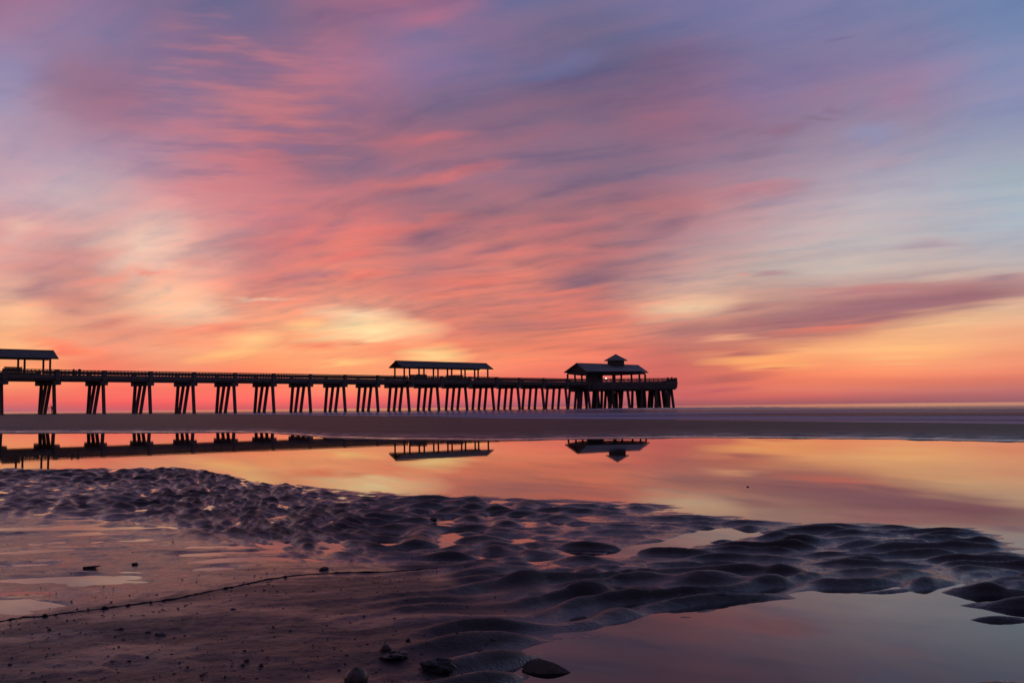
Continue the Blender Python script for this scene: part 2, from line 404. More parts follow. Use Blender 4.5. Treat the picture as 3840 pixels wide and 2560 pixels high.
def beach_z(x, y):
    x = np.asarray(x, float); y = np.asarray(y, float)
    yy = np.maximum(y, 0.6)
    s = x / yy
    px = 1920 + F * np.clip(s, -1.2, 1.2)          # bearing, used as a plan coordinate
    df = np.interp(s, FAR_S, FAR_D); dn = np.interp(s, NEAR_S, NEAR_D); dc = np.interp(s, CREST_S, CREST_D)
    # ---------- near sand flat
    jit = 0.35 * fbm(x * 0.9, y * 0.9, 5, 3) * sstep(yy, 3.0, 8.0)
    f1 = dn - yy + jit                                # inside the flat when positive
    psd = puddle_sd(x, y) + 0.05 * gnoise(x * 3.1, y * 3.1, 9)
    # zones across the flat
    py = hor(px) + E * F / yy                         # how near: picture row of this plan distance
    right = sstep(px, 1250, 2300)
    strong = sstep(f1, -0.35, 0.5) * (1 - sstep(py, np.interp(px, [0, 600, 1100, 1600, 1900, 2300], [1850, 1890, 1975, 2050, 2130, 2260]), np.interp(px, [0, 600, 1100, 1600, 1900, 2300], [1990, 2020, 2120, 2200, 2280, 2420])))
    film = (1 - sstep(px, 950, 1650)) * sstep(py, 1880, 1960) * (1 - sstep(py, 2120 + 0.03 * (px < 0), 2230))
    mound_edge = np.interp(px, [-800, 0, 250, 500, 700, 1000, 1300, 1600, 2100], [2330, 2290, 2225, 2190, 2150, 2105, 2085, 2080, 2120])
    mound = sstep(py, mound_edge - 25, mound_edge + 190) * (1 - sstep(px, 1500, 2150))
    lobes = sstep(py, 2080, 2220) * sstep(px, 1350, 1950) * (1 - sstep(psd, 0.0, 0.22))
    # base height
    z = 0.004 * sstep(f1, -0.1, 0.5)
    z = z + 0.0022 * strong + 0.0001 * film
    z = z + 0.026 * mound + 0.012 * lobes
    z = z + film * 0.0045 * fbm(x * 0.55 + 3, y * 1.5, 21, 3)
    # pool bed and puddle bed
    z = z - 0.075 * sstep(-f1, -0.15, 2.5)
    z = np.where(psd > -0.5, z - 0.030 * sstep(psd, -0.22, 0.30), z)
    # small left pools at the mound's foot
    for (cx, cy, ax_, ay_, dp) in [(330, 2165, 300, 32, 0.0075), (60, 2262, 230, 32, 0.013), (820, 2128, 110, 16, 0.006)]:
        r = np.hypot((px - cx) / ax_, (py - cy) / ay_) + 0.55 * fbm(x * 3.0, y * 6.0, 15, 3)
        z = z - dp * (1 - sstep(r, 0.35, 1.15))
    # ---------- ripples
    wx = x + 0.10 * gnoise(x * 1.7, y * 1.7, 31); wy = y + 0.12 * gnoise(x * 1.5 + 9, y * 1.5, 33)
    tilt = np.interp(px, [0, 1500, 2400, 3840], [0.05, -0.05, 0.25, 0.10])
    lam = np.interp(yy, [2.0, 4.5, 10.0], [0.19, 0.27, 0.34])
    ph = 2 * np.pi * (wy + tilt * wx) / 0.165 + 3.6 * gnoise(wx * 1.1, wy * 0.9, 41) + 2.2 * gnoise(wx * 2.6, wy * 1.6, 43)
    ridge = 0.5 + 0.5 * np.sin(ph)
    ridge = ridge ** 1.25
    lm = sstep(px, 500, 1500)
    rw = sstep(px, 1900, 2700)                        # combed ridges at the right, rounded mounds elsewhere
    nz = gnoise(wx * (6.4 - 0.9 * lm - 1.9 * rw), wy * (6.2 + 2.2 * lm), 47) + 0.24 * gnoise(wx * (12.0 - 4 * lm), wy * 11.0, 49)
    lump = np.clip(nz + 0.17, 0, 1.2) ** 0.85 * 1.25          # separate rounded mounds standing out of a film of water
    rdg = np.clip(ridge * (0.45 + 0.95 * lump) - 0.22, 0, 1.2) * 1.10
    rip = (1 - 0.62 * rw) * lump + (0.15 + 0.75 * rw) * rdg
    big = 0.78 + 0.4 * gnoise(x * 0.6, y * 0.6, 53)
    amp = (0.037 - 0.007 * sstep(px, 700, 1700) - 0.003 * rw) * strong * np.clip(big, 0.3, 1.2)
    z = z + amp * rip - (0.0084 - 0.0036 * rw) * strong
    z = z + strong * 0.0014 * fbm(wx * 17, wy * 21, 55, 3, 0.6)
    # low streaky relief of the wet film zone
    fr = gnoise(wx * 1.6, wy * 5.5, 57) + 0.5 * gnoise(wx * 3.6, wy * 11.0, 59)
    z = z + film * (0.0085 * fr + 0.0018 * fbm(wx * 9, wy * 16, 58, 3))
    # rounded lobes running down to the near puddle
    lx = 0.86 * x + 0.5 * y; ly = -0.5 * x + 0.86 * y
    pl = 2 * np.pi * (ly + 0.03 * gnoise(lx * 3, ly * 3, 61)) / 0.135 + 3.4 * gnoise(lx * 1.9, ly * 2.4, 63)
    lob = (0.5 + 0.5 * np.sin(pl)) ** 1.2 * (0.55 + 0.7 * gnoise(lx * 3.2, ly * 5.0, 65))
    z = z + 0.034 * np.clip(lobes + 0.12 * mound * sstep(px, 700, 1500), 0, 1) * (lob - 0.25)
    # undulations and pock marks on the smooth mound
    z = z + mound * (0.006 * fbm(x * 1.6, y * 2.6, 71, 3) + 0.0017 * fbm(x * 14, y * 17, 73, 4, 0.6))
    # shallow ring-shaped scour on the mound
    cx, cy = ground(515, 2482, 0.028)
    rr = np.hypot((x - cx) / 0.062, (y - cy) / 0.10)
    rr = rr + 0.25 * gnoise(x * 18, y * 18, 77)
    z = z + 0.0028 * np.exp(-((rr - 1.0) / 0.22) ** 2) * sstep(x - cx, 0.05, -0.03) - 0.0035 * (1 - sstep(rr, 0.3, 1.0))
    # long low bars lying in the puddle at the right
    rb = sstep(px, 3350, 3700) * sstep(psd, 0.0, 0.1) * (1 - sstep(psd, 0.45, 0.75))
    pb = 2 * np.pi * (y + 0.16 * x) / 0.21 + 1.2 * gnoise(x * 1.5, y * 1.5, 81)
    z = z + rb * (0.046 * (0.5 + 0.5 * np.sin(pb)) ** 2.0 * (0.75 + 0.4 * gnoise(x * 1.1 + 4, y * 1.1, 83)))
    # runnel draining from the pool across the ripples at the right
    (ax, ay), (bx, by) = ground(2330, 2078), ground(2740, 1996)
    tt = np.clip(((x - ax) * (bx - ax) + (y - ay) * (by - ay)) / ((bx - ax) ** 2 + (by - ay) ** 2), 0, 1)
    dd = np.hypot(x - ax - tt * (bx - ax), y - ay - tt * (by - ay)) + 0.03 * gnoise(x * 5, y * 5, 87)
    z = z - 0.034 * (1 - sstep(dd, 0.04, 0.05 + 0.10 * tt + 0.04)) * sstep(yy, 2, 3)
    # ---------- the bar between pool and sea
    f2 = yy - df + 0.25 * fbm(x * 0.7, y * 0.7, 91, 3) * sstep(f1, -3, -6)
    ztop = np.interp(px, [-800, 0, 640, 1240, 1900, 3840, 5000], [0.15, 0.145, 0.105, 0.095, 0.09, 0.085, 0.085])
    g2 = np.maximum(f2, 0)
    bar = ztop * (0.80 * (1 - np.exp(-g2 / np.interp(px, [0, 1500, 3840], [0.75, 0.7, 0.6]))) + 0.20 * (1 - np.exp(-g2 / np.interp(px, [0, 1500, 3840], [14.0, 7.0, 3.0]))))
    bar = bar + 0.014 * sstep(f2, 0.0, 0.8) * np.exp(-np.maximum(f2, 0) / 4.0) * fbm(x * 1.6, y * 1.3, 93, 3) 
    bar = bar + 0.006 * fbm(x * 0.25, y * 0.25, 95, 3) * sstep(f2, 2, 8)
    f3 = yy - dc
    sea_side = ztop - 0.25 * sstep(f3, -0.06 * dc, 0.20 * dc) * (1 + 0) - np.maximum(f3, 0) / 90.0
    bar = np.where(f3 > -0.06 * dc, np.minimum(bar, sea_side + (bar - ztop) * (1 - sstep(f3, -0.06 * dc, 0))), bar)
    bar = np.maximum(bar, -3.0)
    blend = sstep(f2, -1.6, 0.0)
    z = np.where(f2 > -1.6, z * (1 - blend) + bar * blend + 0.0, z)
    # ---------- dry beach rising behind the viewer and to the sides
    z = z + 0.035 * np.maximum(0, -1.5 - y) - 0
    side = np.abs(x) - (6.0 + 1.1 * yy)
    return np.where(y < -1.5, np.minimum(z, 1.4), z)

def at_beach(px, py):
    """point of the beach seen at a photo pixel (march along the line of sight)"""
    d = ray(px, py)
    z = 0.0
    k = -E / d.z
    for _ in range(14):
        z = float(beach_z(np.array([d.x * k]), np.array([d.y * k]))[0])
        k += 0.6 * ((z - E) / d.z - k)
    return Vector((d.x * k, d.y * k, float(beach_z(np.array([d.x * k]), np.array([d.y * k]))[0])))

def grid_mesh(name, Xg, Yg, Zg, mat):
    nr, nc = Xg.shape
    co = np.stack([Xg, Yg, Zg], -1).reshape(-1, 3).astype(np.float32)
    idx = np.arange(nr * nc).reshape(nr, nc)
    q = np.stack([idx[:-1, :-1], idx[:-1, 1:], idx[1:, 1:], idx[1:, :-1]], -1).reshape(-1, 4)
    me = bpy.data.meshes.new(name)
    me.vertices.add(len(co)); me.vertices.foreach_set('co', co.ravel())
    me.loops.add(q.size); me.loops.foreach_set('vertex_index', q.ravel().astype(np.int32))
    me.polygons.add(len(q))
    me.polygons.foreach_set('loop_start', np.arange(0, q.size, 4, dtype=np.int32))
    me.polygons.foreach_set('loop_total', np.full(len(q), 4, np.int32))
    me.polygons.foreach_set('use_smooth', np.ones(len(q), bool))
    me.update(calc_edges=True)
    me.materials.append(mat)
    o = bpy.data.objects.new(name, me); COL.objects.link(o)
    return o

def spaced(marks):
    """marks: list of (start, relative step) -> increasing positions; step = rel*|v|+abs"""
    out = []
    for (a, b, fn) in marks:
        v = a
        while v < b:
            out.append(v); v += fn(v)
    out.append(marks[-1][1])
    return np.array(out)

# ------------------------------------------------------------------ materials
def new_mat(name):
    m = bpy.data.materials.new(name); m.use_nodes = True
    m.node_tree.nodes.clear()
    N = NT(m.node_tree)
    return m, N

def principled(N, **kw):
    p = N.node('ShaderNodeBsdfPrincipled')
    for k, v in kw.items():
        s = p.inputs[k]
        if isinstance(v, bpy.types.NodeSocket): N.l.new(v, s)
        else: s.default_value = (*v, 1.0) if (isinstance(v, tuple) and len(v) == 3 and s.type == 'RGBA') else v
    return p

def finish(N, shader):
    o = N.node('ShaderNodeOutputMaterial'); N.l.new(shader, o.inputs[0])

def sand_material():
    m, N = new_mat('wet_sand')
    geo = N.node('ShaderNodeNewGeometry')
    P = geo.outputs['Position']
    sp = N.node('ShaderNodeSeparateXYZ'); N.l.new(P, sp.inputs[0])
    big = N.noise(P, 1.3, 5.0, 0.6)
    grain = N.noise(P, 420.0, 2.0, 0.6)
    spk = N.noise(P, 130.0, 3.0, 0.65)
    patch = N.noise(P, 13.0, 6.0, 0.68)
    base = N.mix(N.rng(big, 0.35, 0.65), (0.078, 0.063, 0.060), (0.116, 0.094, 0.088))
    far = N.noise(N.xyz(N.math('MULTIPLY', sp.outputs[0], 0.10), N.math('MULTIPLY', sp.outputs[1], 0.55), 0.0), 1.0, 5.0, 0.6)
    base = N.mix(N.rng(far, 0.42, 0.66, 0.0, 0.55), base, N.mix(1.0, base, (0.5, 0.5, 0.55), 'MULTIPLY'))
    base = N.mix(N.rng(spk, 0.60, 0.74, 0.0, 0.75), base, (0.03, 0.026, 0.028))
    base = N.mix(N.rng(grain, 0.62, 0.8, 0.0, 0.5), base, (0.34, 0.30, 0.27))
    # standing water leaves the lowest sand mirror-wet, the tops only damp
    wet = N.rng(N.math('ADD', sp.outputs[2], N.math('MULTIPLY', N.math('SUBTRACT', patch, 0.5), 0.020)), 0.003, 0.022, 1.0, 0.0, smooth=True)
    shn = N.rng(N.noise(N.xyz(N.math('MULTIPLY', sp.outputs[0], 1.6), N.math('MULTIPLY', sp.outputs[1], 3.4), 0.0), 1.0, 4.0, 0.6), 0.46, 0.64, smooth=True)
    shn = N.math('MULTIPLY', shn, N.rng(sp.outputs[2], 0.045, 0.065, 1.0, 0.0))
    rough = N.math('ADD', N.math('MULTIPLY_ADD', shn, -0.14, N.rng(wet, 0.0, 1.0, 0.46, 0.14)), N.math('MULTIPLY', N.math('SUBTRACT', patch, 0.5), 0.30))
    damp_shade = N.rng(N.math('ADD', sp.outputs[2], N.math('MULTIPLY', N.math('SUBTRACT', big, 0.5), 0.03)), 0.025, 0.082, 0.62, 0.0, smooth=True)  # damp low sand; shade of the viewer-facing bank is coloured in too
    base = N.mix(damp_shade, base, N.mix(1.0, base, (0.42, 0.42, 0.46), 'MULTIPLY'))
    base = N.mix(N.math('MULTIPLY', wet, 0.45), base, N.mix(1.0, base, (0.5, 0.47, 0.47), 'MULTIPLY'))
    b1 = N.node('ShaderNodeBump'); b1.inputs['Strength'].default_value = 0.8; b1.inputs['Distance'].default_value = 0.0042
    N.l.new(N.math('ADD', N.math('MULTIPLY', spk, 1.0), N.math('MULTIPLY', patch, 1.4)), b1.inputs['Height'])
    b2 = N.node('ShaderNodeBump'); b2.inputs['Strength'].default_value = 0.5; b2.inputs['Distance'].default_value = 0.0007
    N.l.new(grain, b2.inputs['Height']); N.l.new(b1.outputs[0], b2.inputs['Normal'])
    p = principled(N, **{'Base Color': base, 'Roughness': rough, 'IOR': 1.36, 'Specular IOR Level': N.math('MULTIPLY', N.math('MULTIPLY_ADD', shn, 0.30, N.rng(wet, 0.0, 0.9, 0.24, 0.85)), N.rng(sp.outputs[2], 0.035, 0.08, 1.0, 0.12))})
    N.l.new(b2.outputs[0], p.inputs['Normal'])
    finish(N, p.outputs[0])
    return m

def pool_material():
    m, N = new_mat('still_water')
    fr = N.node('ShaderNodeFresnel'); fr.inputs['IOR'].default_value = 1.333
    geo = N.node('ShaderNodeNewGeometry')
    b = N.node('ShaderNodeBump'); b.inputs['Strength'].default_value = 0.03; b.inputs['Distance'].default_value = 0.01
    nz = N.noise(geo.outputs['Position'], 1.1, 3.0, 0.5)
    N.l.new(nz, b.inputs['Height'])
    g = N.node('ShaderNodeBsdfGlossy'); g.inputs['Roughness'].default_value = 0.016
    g.inputs['Color'].default_value = (0.97, 0.95, 0.93, 1)
    N.l.new(b.outputs[0], g.inputs['Normal'])
    t = N.node('ShaderNodeBsdfTransparent'); t.inputs['Color'].default_value = (0.55, 0.50, 0.50, 1)
    mx = N.node('ShaderNodeMixShader')
    N.l.new(fr.outputs[0], mx.inputs[0]); N.l.new(t.outputs[0], mx.inputs[1]); N.l.new(g.outputs[0], mx.inputs[2])
    finish(N, mx.outputs[0])
    return m

def sea_material():
    m, N = new_mat('sea_water')
    geo = N.node('ShaderNodeNewGeometry')
    sp = N.node('ShaderNodeSeparateXYZ'); N.l.new(geo.outputs['Position'], sp.inputs[0])
    # along-shore and off-shore coordinates
    sh = N.math('ADD', N.math('MULTIPLY', sp.outputs[0], 0.675), N.math('MULTIPLY', sp.outputs[1], -0.738))
    of = N.math('ADD', N.math('MULTIPLY', sp.outputs[0], 0.738), N.math('MULTIPLY', sp.outputs[1], 0.675))
    v = N.xyz(N.math('MULTIPLY', sh, 0.012), N.math('MULTIPLY', of, 0.075), 0.0)
    st = N.noise(v, 1.0, 4.0, 0.5, 0.4)
    near = N.rng(of, 70.0, 300.0, 1.0, 0.0)
    foam = N.math('MULTIPLY', N.rng(st, 0.40, 0.66, 0.86, 1.0, smooth=True), near)
    st2 = N.noise(N.xyz(N.math('MULTIPLY', sh, 0.010), N.math('MULTIPLY', of, 0.085), 3.0), 1.0, 3.0, 0.55)
    fcol = N.mix(N.rng(N.math('MULTIPLY_ADD', N.math('SUBTRACT', st2, 0.5), 1.2, st), 0.40, 0.62, smooth=True), (0.045, 0.06, 0.12), (0.36, 0.43, 0.62))
    dif = principled(N, **{'Base Color': fcol, 'Roughness': 0.9, 'Specular IOR Level': 0.06})
    wat = principled(N, **{'Base Color': (0.05, 0.055, 0.07), 'Roughness': 0.12, 'IOR': 1.333})
    wv = N.noise(N.xyz(N.math('MULTIPLY', sh, 0.35), N.math('MULTIPLY', of, 0.9), 0.0), 1.0, 3.0, 0.6)
    bp = N.node('ShaderNodeBump'); bp.inputs['Strength'].default_value = 1.0; bp.inputs['Distance'].default_value = 0.06
    N.l.new(wv, bp.inputs['Height']); N.l.new(bp.outputs[0], wat.inputs['Normal'])
    mx = N.node('ShaderNodeMixShader')
    N.l.new(foam, mx.inputs[0]); N.l.new(wat.outputs[0], mx.inputs[1]); N.l.new(dif.outputs[0], mx.inputs[2])
    finish(N, mx.outputs[0])
    return m

def stone_mat(name, c0, c1, scale, rough=0.7, bump=0.4, dist=0.02):
    m, N = new_mat(name)
    tc = N.node('ShaderNodeTexCoord')
    n = N.noise(tc.outputs['Object'], scale, 5.0, 0.6)
    p = principled(N, **{'Base Color': N.mix(N.rng(n, 0.35, 0.65), c0, c1), 'Roughness': rough})
    b = N.node('ShaderNodeBump'); b.inputs['Strength'].default_value = bump; b.inputs['Distance'].default_value = dist
    N.l.new(n, b.inputs['Height']); N.l.new(b.outputs[0], p.inputs['Normal'])
    finish(N, p.outputs[0])
    return m

M_SAND = sand_material()
M_POOL = pool_material()
M_SEA = sea_material()
M_CONC = stone_mat('weathered_concrete', (0.16, 0.135, 0.125), (0.235, 0.205, 0.19), 0.8, 0.85, 0.3)
M_PILE = stone_mat('pile_concrete', (0.14, 0.105, 0.095), (0.22, 0.175, 0.155), 1.2, 0.85, 0.3)  # reddish tint stands in for sky glow bleeding round the piles
M_WOOD = stone_mat('grey_timber', (0.10, 0.085, 0.075), (0.17, 0.145, 0.125), 2.5, 0.8, 0.3)
M_ROOF = stone_mat('roof_metal', (0.13, 0.135, 0.14), (0.18, 0.185, 0.19), 0.7, 0.6, 0.05)
M_DARK = stone_mat('dark_plastic', (0.03, 0.03, 0.032), (0.05, 0.05, 0.05), 3.0, 0.6, 0.1)
M_STONE = stone_mat('dark_stone', (0.018, 0.017, 0.018), (0.045, 0.04, 0.04), 60.0, 0.55, 0.8, 0.004)
M_SHELL = stone_mat('pale_shell', (0.07, 0.055, 0.048), (0.15, 0.12, 0.10), 90.0, 0.4, 0.5, 0.002)
M_ROPE = stone_mat('rope_fibre', (0.012, 0.011, 0.012), (0.03, 0.026, 0.024), 300.0, 0.9, 0.8, 0.002)
M_CLOTH = stone_mat('dark_cloth', (0.02, 0.02, 0.026), (0.035, 0.033, 0.04), 14.0, 0.9, 0.4)
M_SKIN = stone_mat('skin', (0.30, 0.19, 0.14), (0.36, 0.23, 0.17), 30.0, 0.6, 0.1, 0.002)
M_HAIR = stone_mat('dark_hair', (0.015, 0.012, 0.01), (0.03, 0.024, 0.02), 120.0, 0.6, 0.5, 0.003)

def lamp_mat():
    m, N = new_mat('lit_lens')
    e = N.node('ShaderNodeEmission'); e.inputs[0].default_value = (0.95, 0.98, 1.0, 1); e.inputs[1].default_value = 4.0
    finish(N, e.outputs[0]); return m
M_LAMP = lamp_mat()

# ------------------------------------------------------------------ setting
def structure(o, name):
    o.name = name; o['kind'] = 'structure'
    return o

def build_beach():
    ys = spaced([(-60, -6, lambda v: 6.0), (-6, 0.9, lambda v: 0.45), (0.9, 1.7, lambda v: 0.03), (1.7, 13.0, lambda v: 0.0025 * v + 0.0005),
                 (13.0, 40.0, lambda v: 0.010 * v), (40.0, 400.0, lambda v: 0.03 * v), (400.0, 30000.0, lambda v: 0.5 * v)])
    core = np.linspace(-1.06, 1.06, 860)
    outer = np.array([1.12, 1.2, 1.35, 1.6, 2.0, 2.8, 4.5, 8.0, 16.0])
    s = np.concatenate([-outer[::-1], core, outer])
    wd = np.where(ys > 0, 0.55 * ys + 0.35, 0.35 + 0.55 * np.abs(ys))
    Xg = s[None, :] * wd[:, None]
    Yg = np.repeat(ys[:, None], len(s), 1)
    Zg = np.empty_like(Xg)
    for i in range(0, len(ys), 64):
        Zg[i:i + 64] = beach_z(Xg[i:i + 64], Yg[i:i + 64])
    Zg[ys > 399] = np.minimum(Zg[ys > 399], -3.0)
    return structure(grid_mesh('beach', Xg, Yg, Zg, M_SAND), 'beach')
build_beach()

def build_pool():
    # still water at height 0, its far rim buried inside the bar
    px = np.linspace(-1500, 5100, 60)
    s = (px - 1920) / F
    rim = [(float(a * d), float(d)) for a, d in zip(s, np.interp(s, FAR_S, FAR_D) + 2.0)]
    pts = [(-30, -1.0), (-30, rim[0][1])] + rim + [(22, rim[-1][1]), (22, -1.0)]
    me = bpy.data.meshes.new('tide_pool'); bm = bmesh.new()
    bm.faces.new([bm.verts.new((x, y, 0.0)) for x, y in pts][::-1])
    bmesh.ops.triangulate(bm, faces=bm.faces[:])
    bm.normal_update()
    for f in bm.faces:
        if f.normal.z < 0: f.normal_flip()
    bm.to_mesh(me); bm.free(); me.materials.append(M_POOL)
    o = bpy.data.objects.new('tide_pool', me); COL.objects.link(o)
    structure(o, 'tide_pool')
build_pool()

def build_sea():
    ys = spaced([(14, 60, lambda v: 0.5), (60, 400, lambda v: 0.014 * v), (400, 4000, lambda v: 0.15 * v), (4000, 40000.0, lambda v: 0.6 * v)])
    core = np.linspace(-0.75, 0.75, 420)
    outer = np.array([0.85, 1.0, 1.3, 2.0, 4.0])
    s = np.concatenate([-outer[::-1], core, outer])
    Xg = s[None, :] * ys[:, None]; Yg = np.repeat(ys[:, None], len(s), 1)
    sh = 0.675 * Xg - 0.738 * Yg; of = 0.738 * Xg + 0.675 * Yg
    # smoothed swell lines rolling in towards the beach
    ph = 2 * np.pi * of / 31.0 + 1.6 * gnoise(sh * 0.011, of * 0.012, 101) + 0.5
    sw = np.clip(0.5 + 0.5 * np.sin(ph), 0, 1) ** 3
    am = (0.55 + 0.6 * gnoise(sh * 0.010 + 7, of * 0.02, 103))
    Zg = SEA_Z + 0.20 * sw * np.clip(am, 0.1, 1) * sstep(of, 20, 70) * (1 - sstep(of, 150, 420))
    Zg += 0.42 * np.exp(-((of - 139 - 3 * gnoise(sh * 0.02, of * 0, 105)) / 2.6) ** 2) * sstep(sh, -155, -120) * (1 - sstep(sh, -95, -70))
    Zg[ys > 1500] = SEA_Z
    o = grid_mesh('sea', Xg, Yg, Zg, M_SEA)
    structure(o, 'sea')
build_sea()
#PART3
# ------------------------------------------------------------------ object helpers
def tag(o, label=None, cat=None, group=None, kind=None):
    if label: o['label'] = label
    if cat: o['category'] = cat
    if group: o['group'] = group
    if kind: o['kind'] = kind
    return o

def empty(name, loc=(0, 0, 0), rz=0.0):
    o = bpy.data.objects.new(name, None); COL.objects.link(o)
    o.location = loc; o.rotation_euler = (0, 0, rz); o.empty_display_size = 0.3
    return o

class MB:
    """collects simple solids into one mesh"""
    def __init__(self):
        self.v = []; self.f = []
    def poly(self, verts, faces):
        b = len(self.v)
        self.v += [tuple(v) for v in verts]
        self.f += [tuple(b + i for i in f) for f in faces]
    def box(self, x0, x1, y0, y1, z0, z1):
        self.poly([(x0, y0, z0), (x1, y0, z0), (x1, y1, z0), (x0, y1, z0), (x0, y0, z1), (x1, y0, z1), (x1, y1, z1), (x0, y1, z1)],
                  [(0, 3, 2, 1), (4, 5, 6, 7), (0, 1, 5, 4), (1, 2, 6, 5), (2, 3, 7, 6), (3, 0, 4, 7)])
        return self
    def bar(self, p0, p1, w, d=None, up=(0, 0, 1), w1=None):
        """square bar from p0 to p1"""
        d = d or w
        p0 = Vector(p0); p1 = Vector(p1); ax = (p1 - p0).normalized()
        s = ax.cross(Vector(up))
        if s.length < 1e-4: s = Vector((1, 0, 0))
        s.normalize(); u = s.cross(ax)
        k = (w1 / w) if w1 else 1.0
        vs = []
        for p, q in ((p0, 1.0), (p1, k)):
            for a, b in ((-1, -1), (1, -1), (1, 1), (-1, 1)):
                vs.append(p + s * (a * w / 2 * q) + u * (b * d / 2 * q))
        self.poly(vs, [(0, 3, 2, 1), (4, 5, 6, 7), (0, 1, 5, 4), (1, 2, 6, 5), (2, 3, 7, 6), (3, 0, 4, 7)])
        return self
    def pile(self, p0, p1, w, d):
        """pile of constant horizontal section from top p0 to foot p1"""
        vs = []
        for p in (p1, p0):
            for a, b in ((-1, -1), (1, -1), (1, 1), (-1, 1)):
                vs.append((p[0] + a * w / 2, p[1] + b * d / 2, p[2]))
        self.poly(vs, [(0, 3, 2, 1), (4, 5, 6, 7), (0, 1, 5, 4), (1, 2, 6, 5), (2, 3, 7, 6), (3, 0, 4, 7)])
        return self
    def prism(self, poly, z0, z1):
        n = len(poly)
        vs = [(x, y, z0) for x, y in poly] + [(x, y, z1) for x, y in poly]
        fs = [tuple(range(n))[::-1], tuple(range(n, 2 * n))] + [(i, (i + 1) % n, n + (i + 1) % n, n + i) for i in range(n)]
        self.poly(vs, fs); return self
    def lathe(self, prof, seg=14, c=(0, 0, 0)):
        b = []
        for r, z in prof:
            for i in range(seg):
                a = 2 * math.pi * i / seg
                b.append((c[0] + r * math.cos(a), c[1] + r * math.sin(a), c[2] + z))
        fs = []
        for j in range(len(prof) - 1):
            for i in range(seg):
                fs.append((j * seg + i, j * seg + (i + 1) % seg, (j + 1) * seg + (i + 1) % seg, (j + 1) * seg + i))
        fs.append(tuple(range(seg))[::-1]); fs.append(tuple(range((len(prof) - 1) * seg, len(prof) * seg)))
        self.poly(b, fs); return self
    def tube(self, pts, rad, seg=7):
        pts = [Vector(p) for p in pts]; n = len(pts)
        rr = rad if isinstance(rad, (list, tuple)) else [rad] * n
        vs = []
        for i, p in enumerate(pts):
            t = (pts[min(i + 1, n - 1)] - pts[max(i - 1, 0)]).normalized()
            s = t.cross(Vector((0, 0, 1)))
            if s.length < 1e-4: s = Vector((1, 0, 0))
            s.normalize(); u = s.cross(t)
            for k in range(seg):
                a = 2 * math.pi * k / seg
                vs.append(p + (s * math.cos(a) + u * math.sin(a)) * rr[i])
        fs = [tuple(range(seg))[::-1], tuple(range((n - 1) * seg, n * seg))]
        for i in range(n - 1):
            for k in range(seg):
                fs.append((i * seg + k, i * seg + (k + 1) % seg, (i + 1) * seg + (k + 1) % seg, (i + 1) * seg + k))
        self.poly(vs, fs); return self
    def build(self, name, mat, parent=None, loc=None, smooth=False):
        me = bpy.data.meshes.new(name)
        loc = Vector(loc) if loc is not None else Vector((0, 0, 0))
        me.from_pydata([tuple(Vector(v) - loc) for v in self.v], [], self.f)
        me.update()
        bm = bmesh.new(); bm.from_mesh(me)
        bmesh.ops.recalc_face_normals(bm, faces=bm.faces[:])
        bm.to_mesh(me); bm.free()
        if smooth:
            for p in me.polygons: p.use_smooth = True
        me.materials.append(mat)
        o = bpy.data.objects.new(name, me); COL.objects.link(o)
        o.location = loc
        if parent: o.parent = parent
        return o

def kids(o): return [c for c in bpy.data.objects if c.parent == o]
def copy_tree(o, parent=None):
    ch = kids(o)
    c = o.copy(); COL.objects.link(c)
    c.parent = parent
    for k in ch: copy_tree(k, c)
    return c

# ------------------------------------------------------------------ the pier
D = Vector((0.7378, 0.6750, 0)); NV = Vector((-0.6750, 0.7378, 0))
ALPHA = math.atan2(0.6750, 0.7378)
ORG = Vector((-82.5, 203.2, 0.0))
SP = 9.6
def pier_pt(t, n, z=0.0):
    p = ORG + D * t + NV * n
    return Vector((p.x, p.y, z))
def pier_ground(t, n):
    p = pier_pt(t, n)
    return float(beach_z(np.array([p.x]), np.array([p.y]))[0])

RAIL_T, DECK_Z, GIRD_B, CAP_B = 8.85, 7.72, 6.68, 5.84
pier = empty('pier', ORG, ALPHA)
tag(pier, 'long dark concrete fishing pier on slanting piles, running out to sea', 'pier')
BENTS = list(range(-1, 17))
def wide(k): return k <= 0 or 9 <= k <= 12
def near_n(k): return -1.3 if wide(k) else 0.0
def far_n(k): return 10.1 if wide(k) else 9.0

# deck, girders and the widened bays under the shelters
m = MB(); m.box(-30, 144.4, 0.0, 9.0, 7.50, DECK_Z)
m.box(-30, -8.0, -1.3, 0.0, 7.50, DECK_Z); m.box(-30, -8.0, 9.0, 10.1, 7.50, DECK_Z)
m.box(75.3, 107.1, -1.3, 0.0, 7.50, DECK_Z); m.box(75.3, 107.1, 9.0, 10.1, 7.50, DECK_Z)
m.build('deck', M_CONC, pier)
for (t0, t1, a, b) in [(-30, -8.0, -1.3, 10.1), (-8.0, 75.3, 0.0, 9.0), (75.3, 107.1, -1.3, 10.1), (107.1, 144.4, 0.0, 9.0)]:
    m = MB()
    m.box(t0 + .003, t1, a - 0.05, a + 0.22, 7.05, 7.84); m.box(t0 + .003, t1, b - 0.22, b + 0.05, 7.05, 7.84)
    m.build('fascia', M_CONC, pier)
    m = MB()
    for g in (a + 0.45, 0.35 * a + 0.65 * 4.5, 0.65 * 4.5 + 0.35 * b + 1.4, b - 0.45):
        m.box(t0, t1, g - 0.22, g + 0.22, GIRD_B, 7.49)
    m.build('girder', M_CONC, pier)
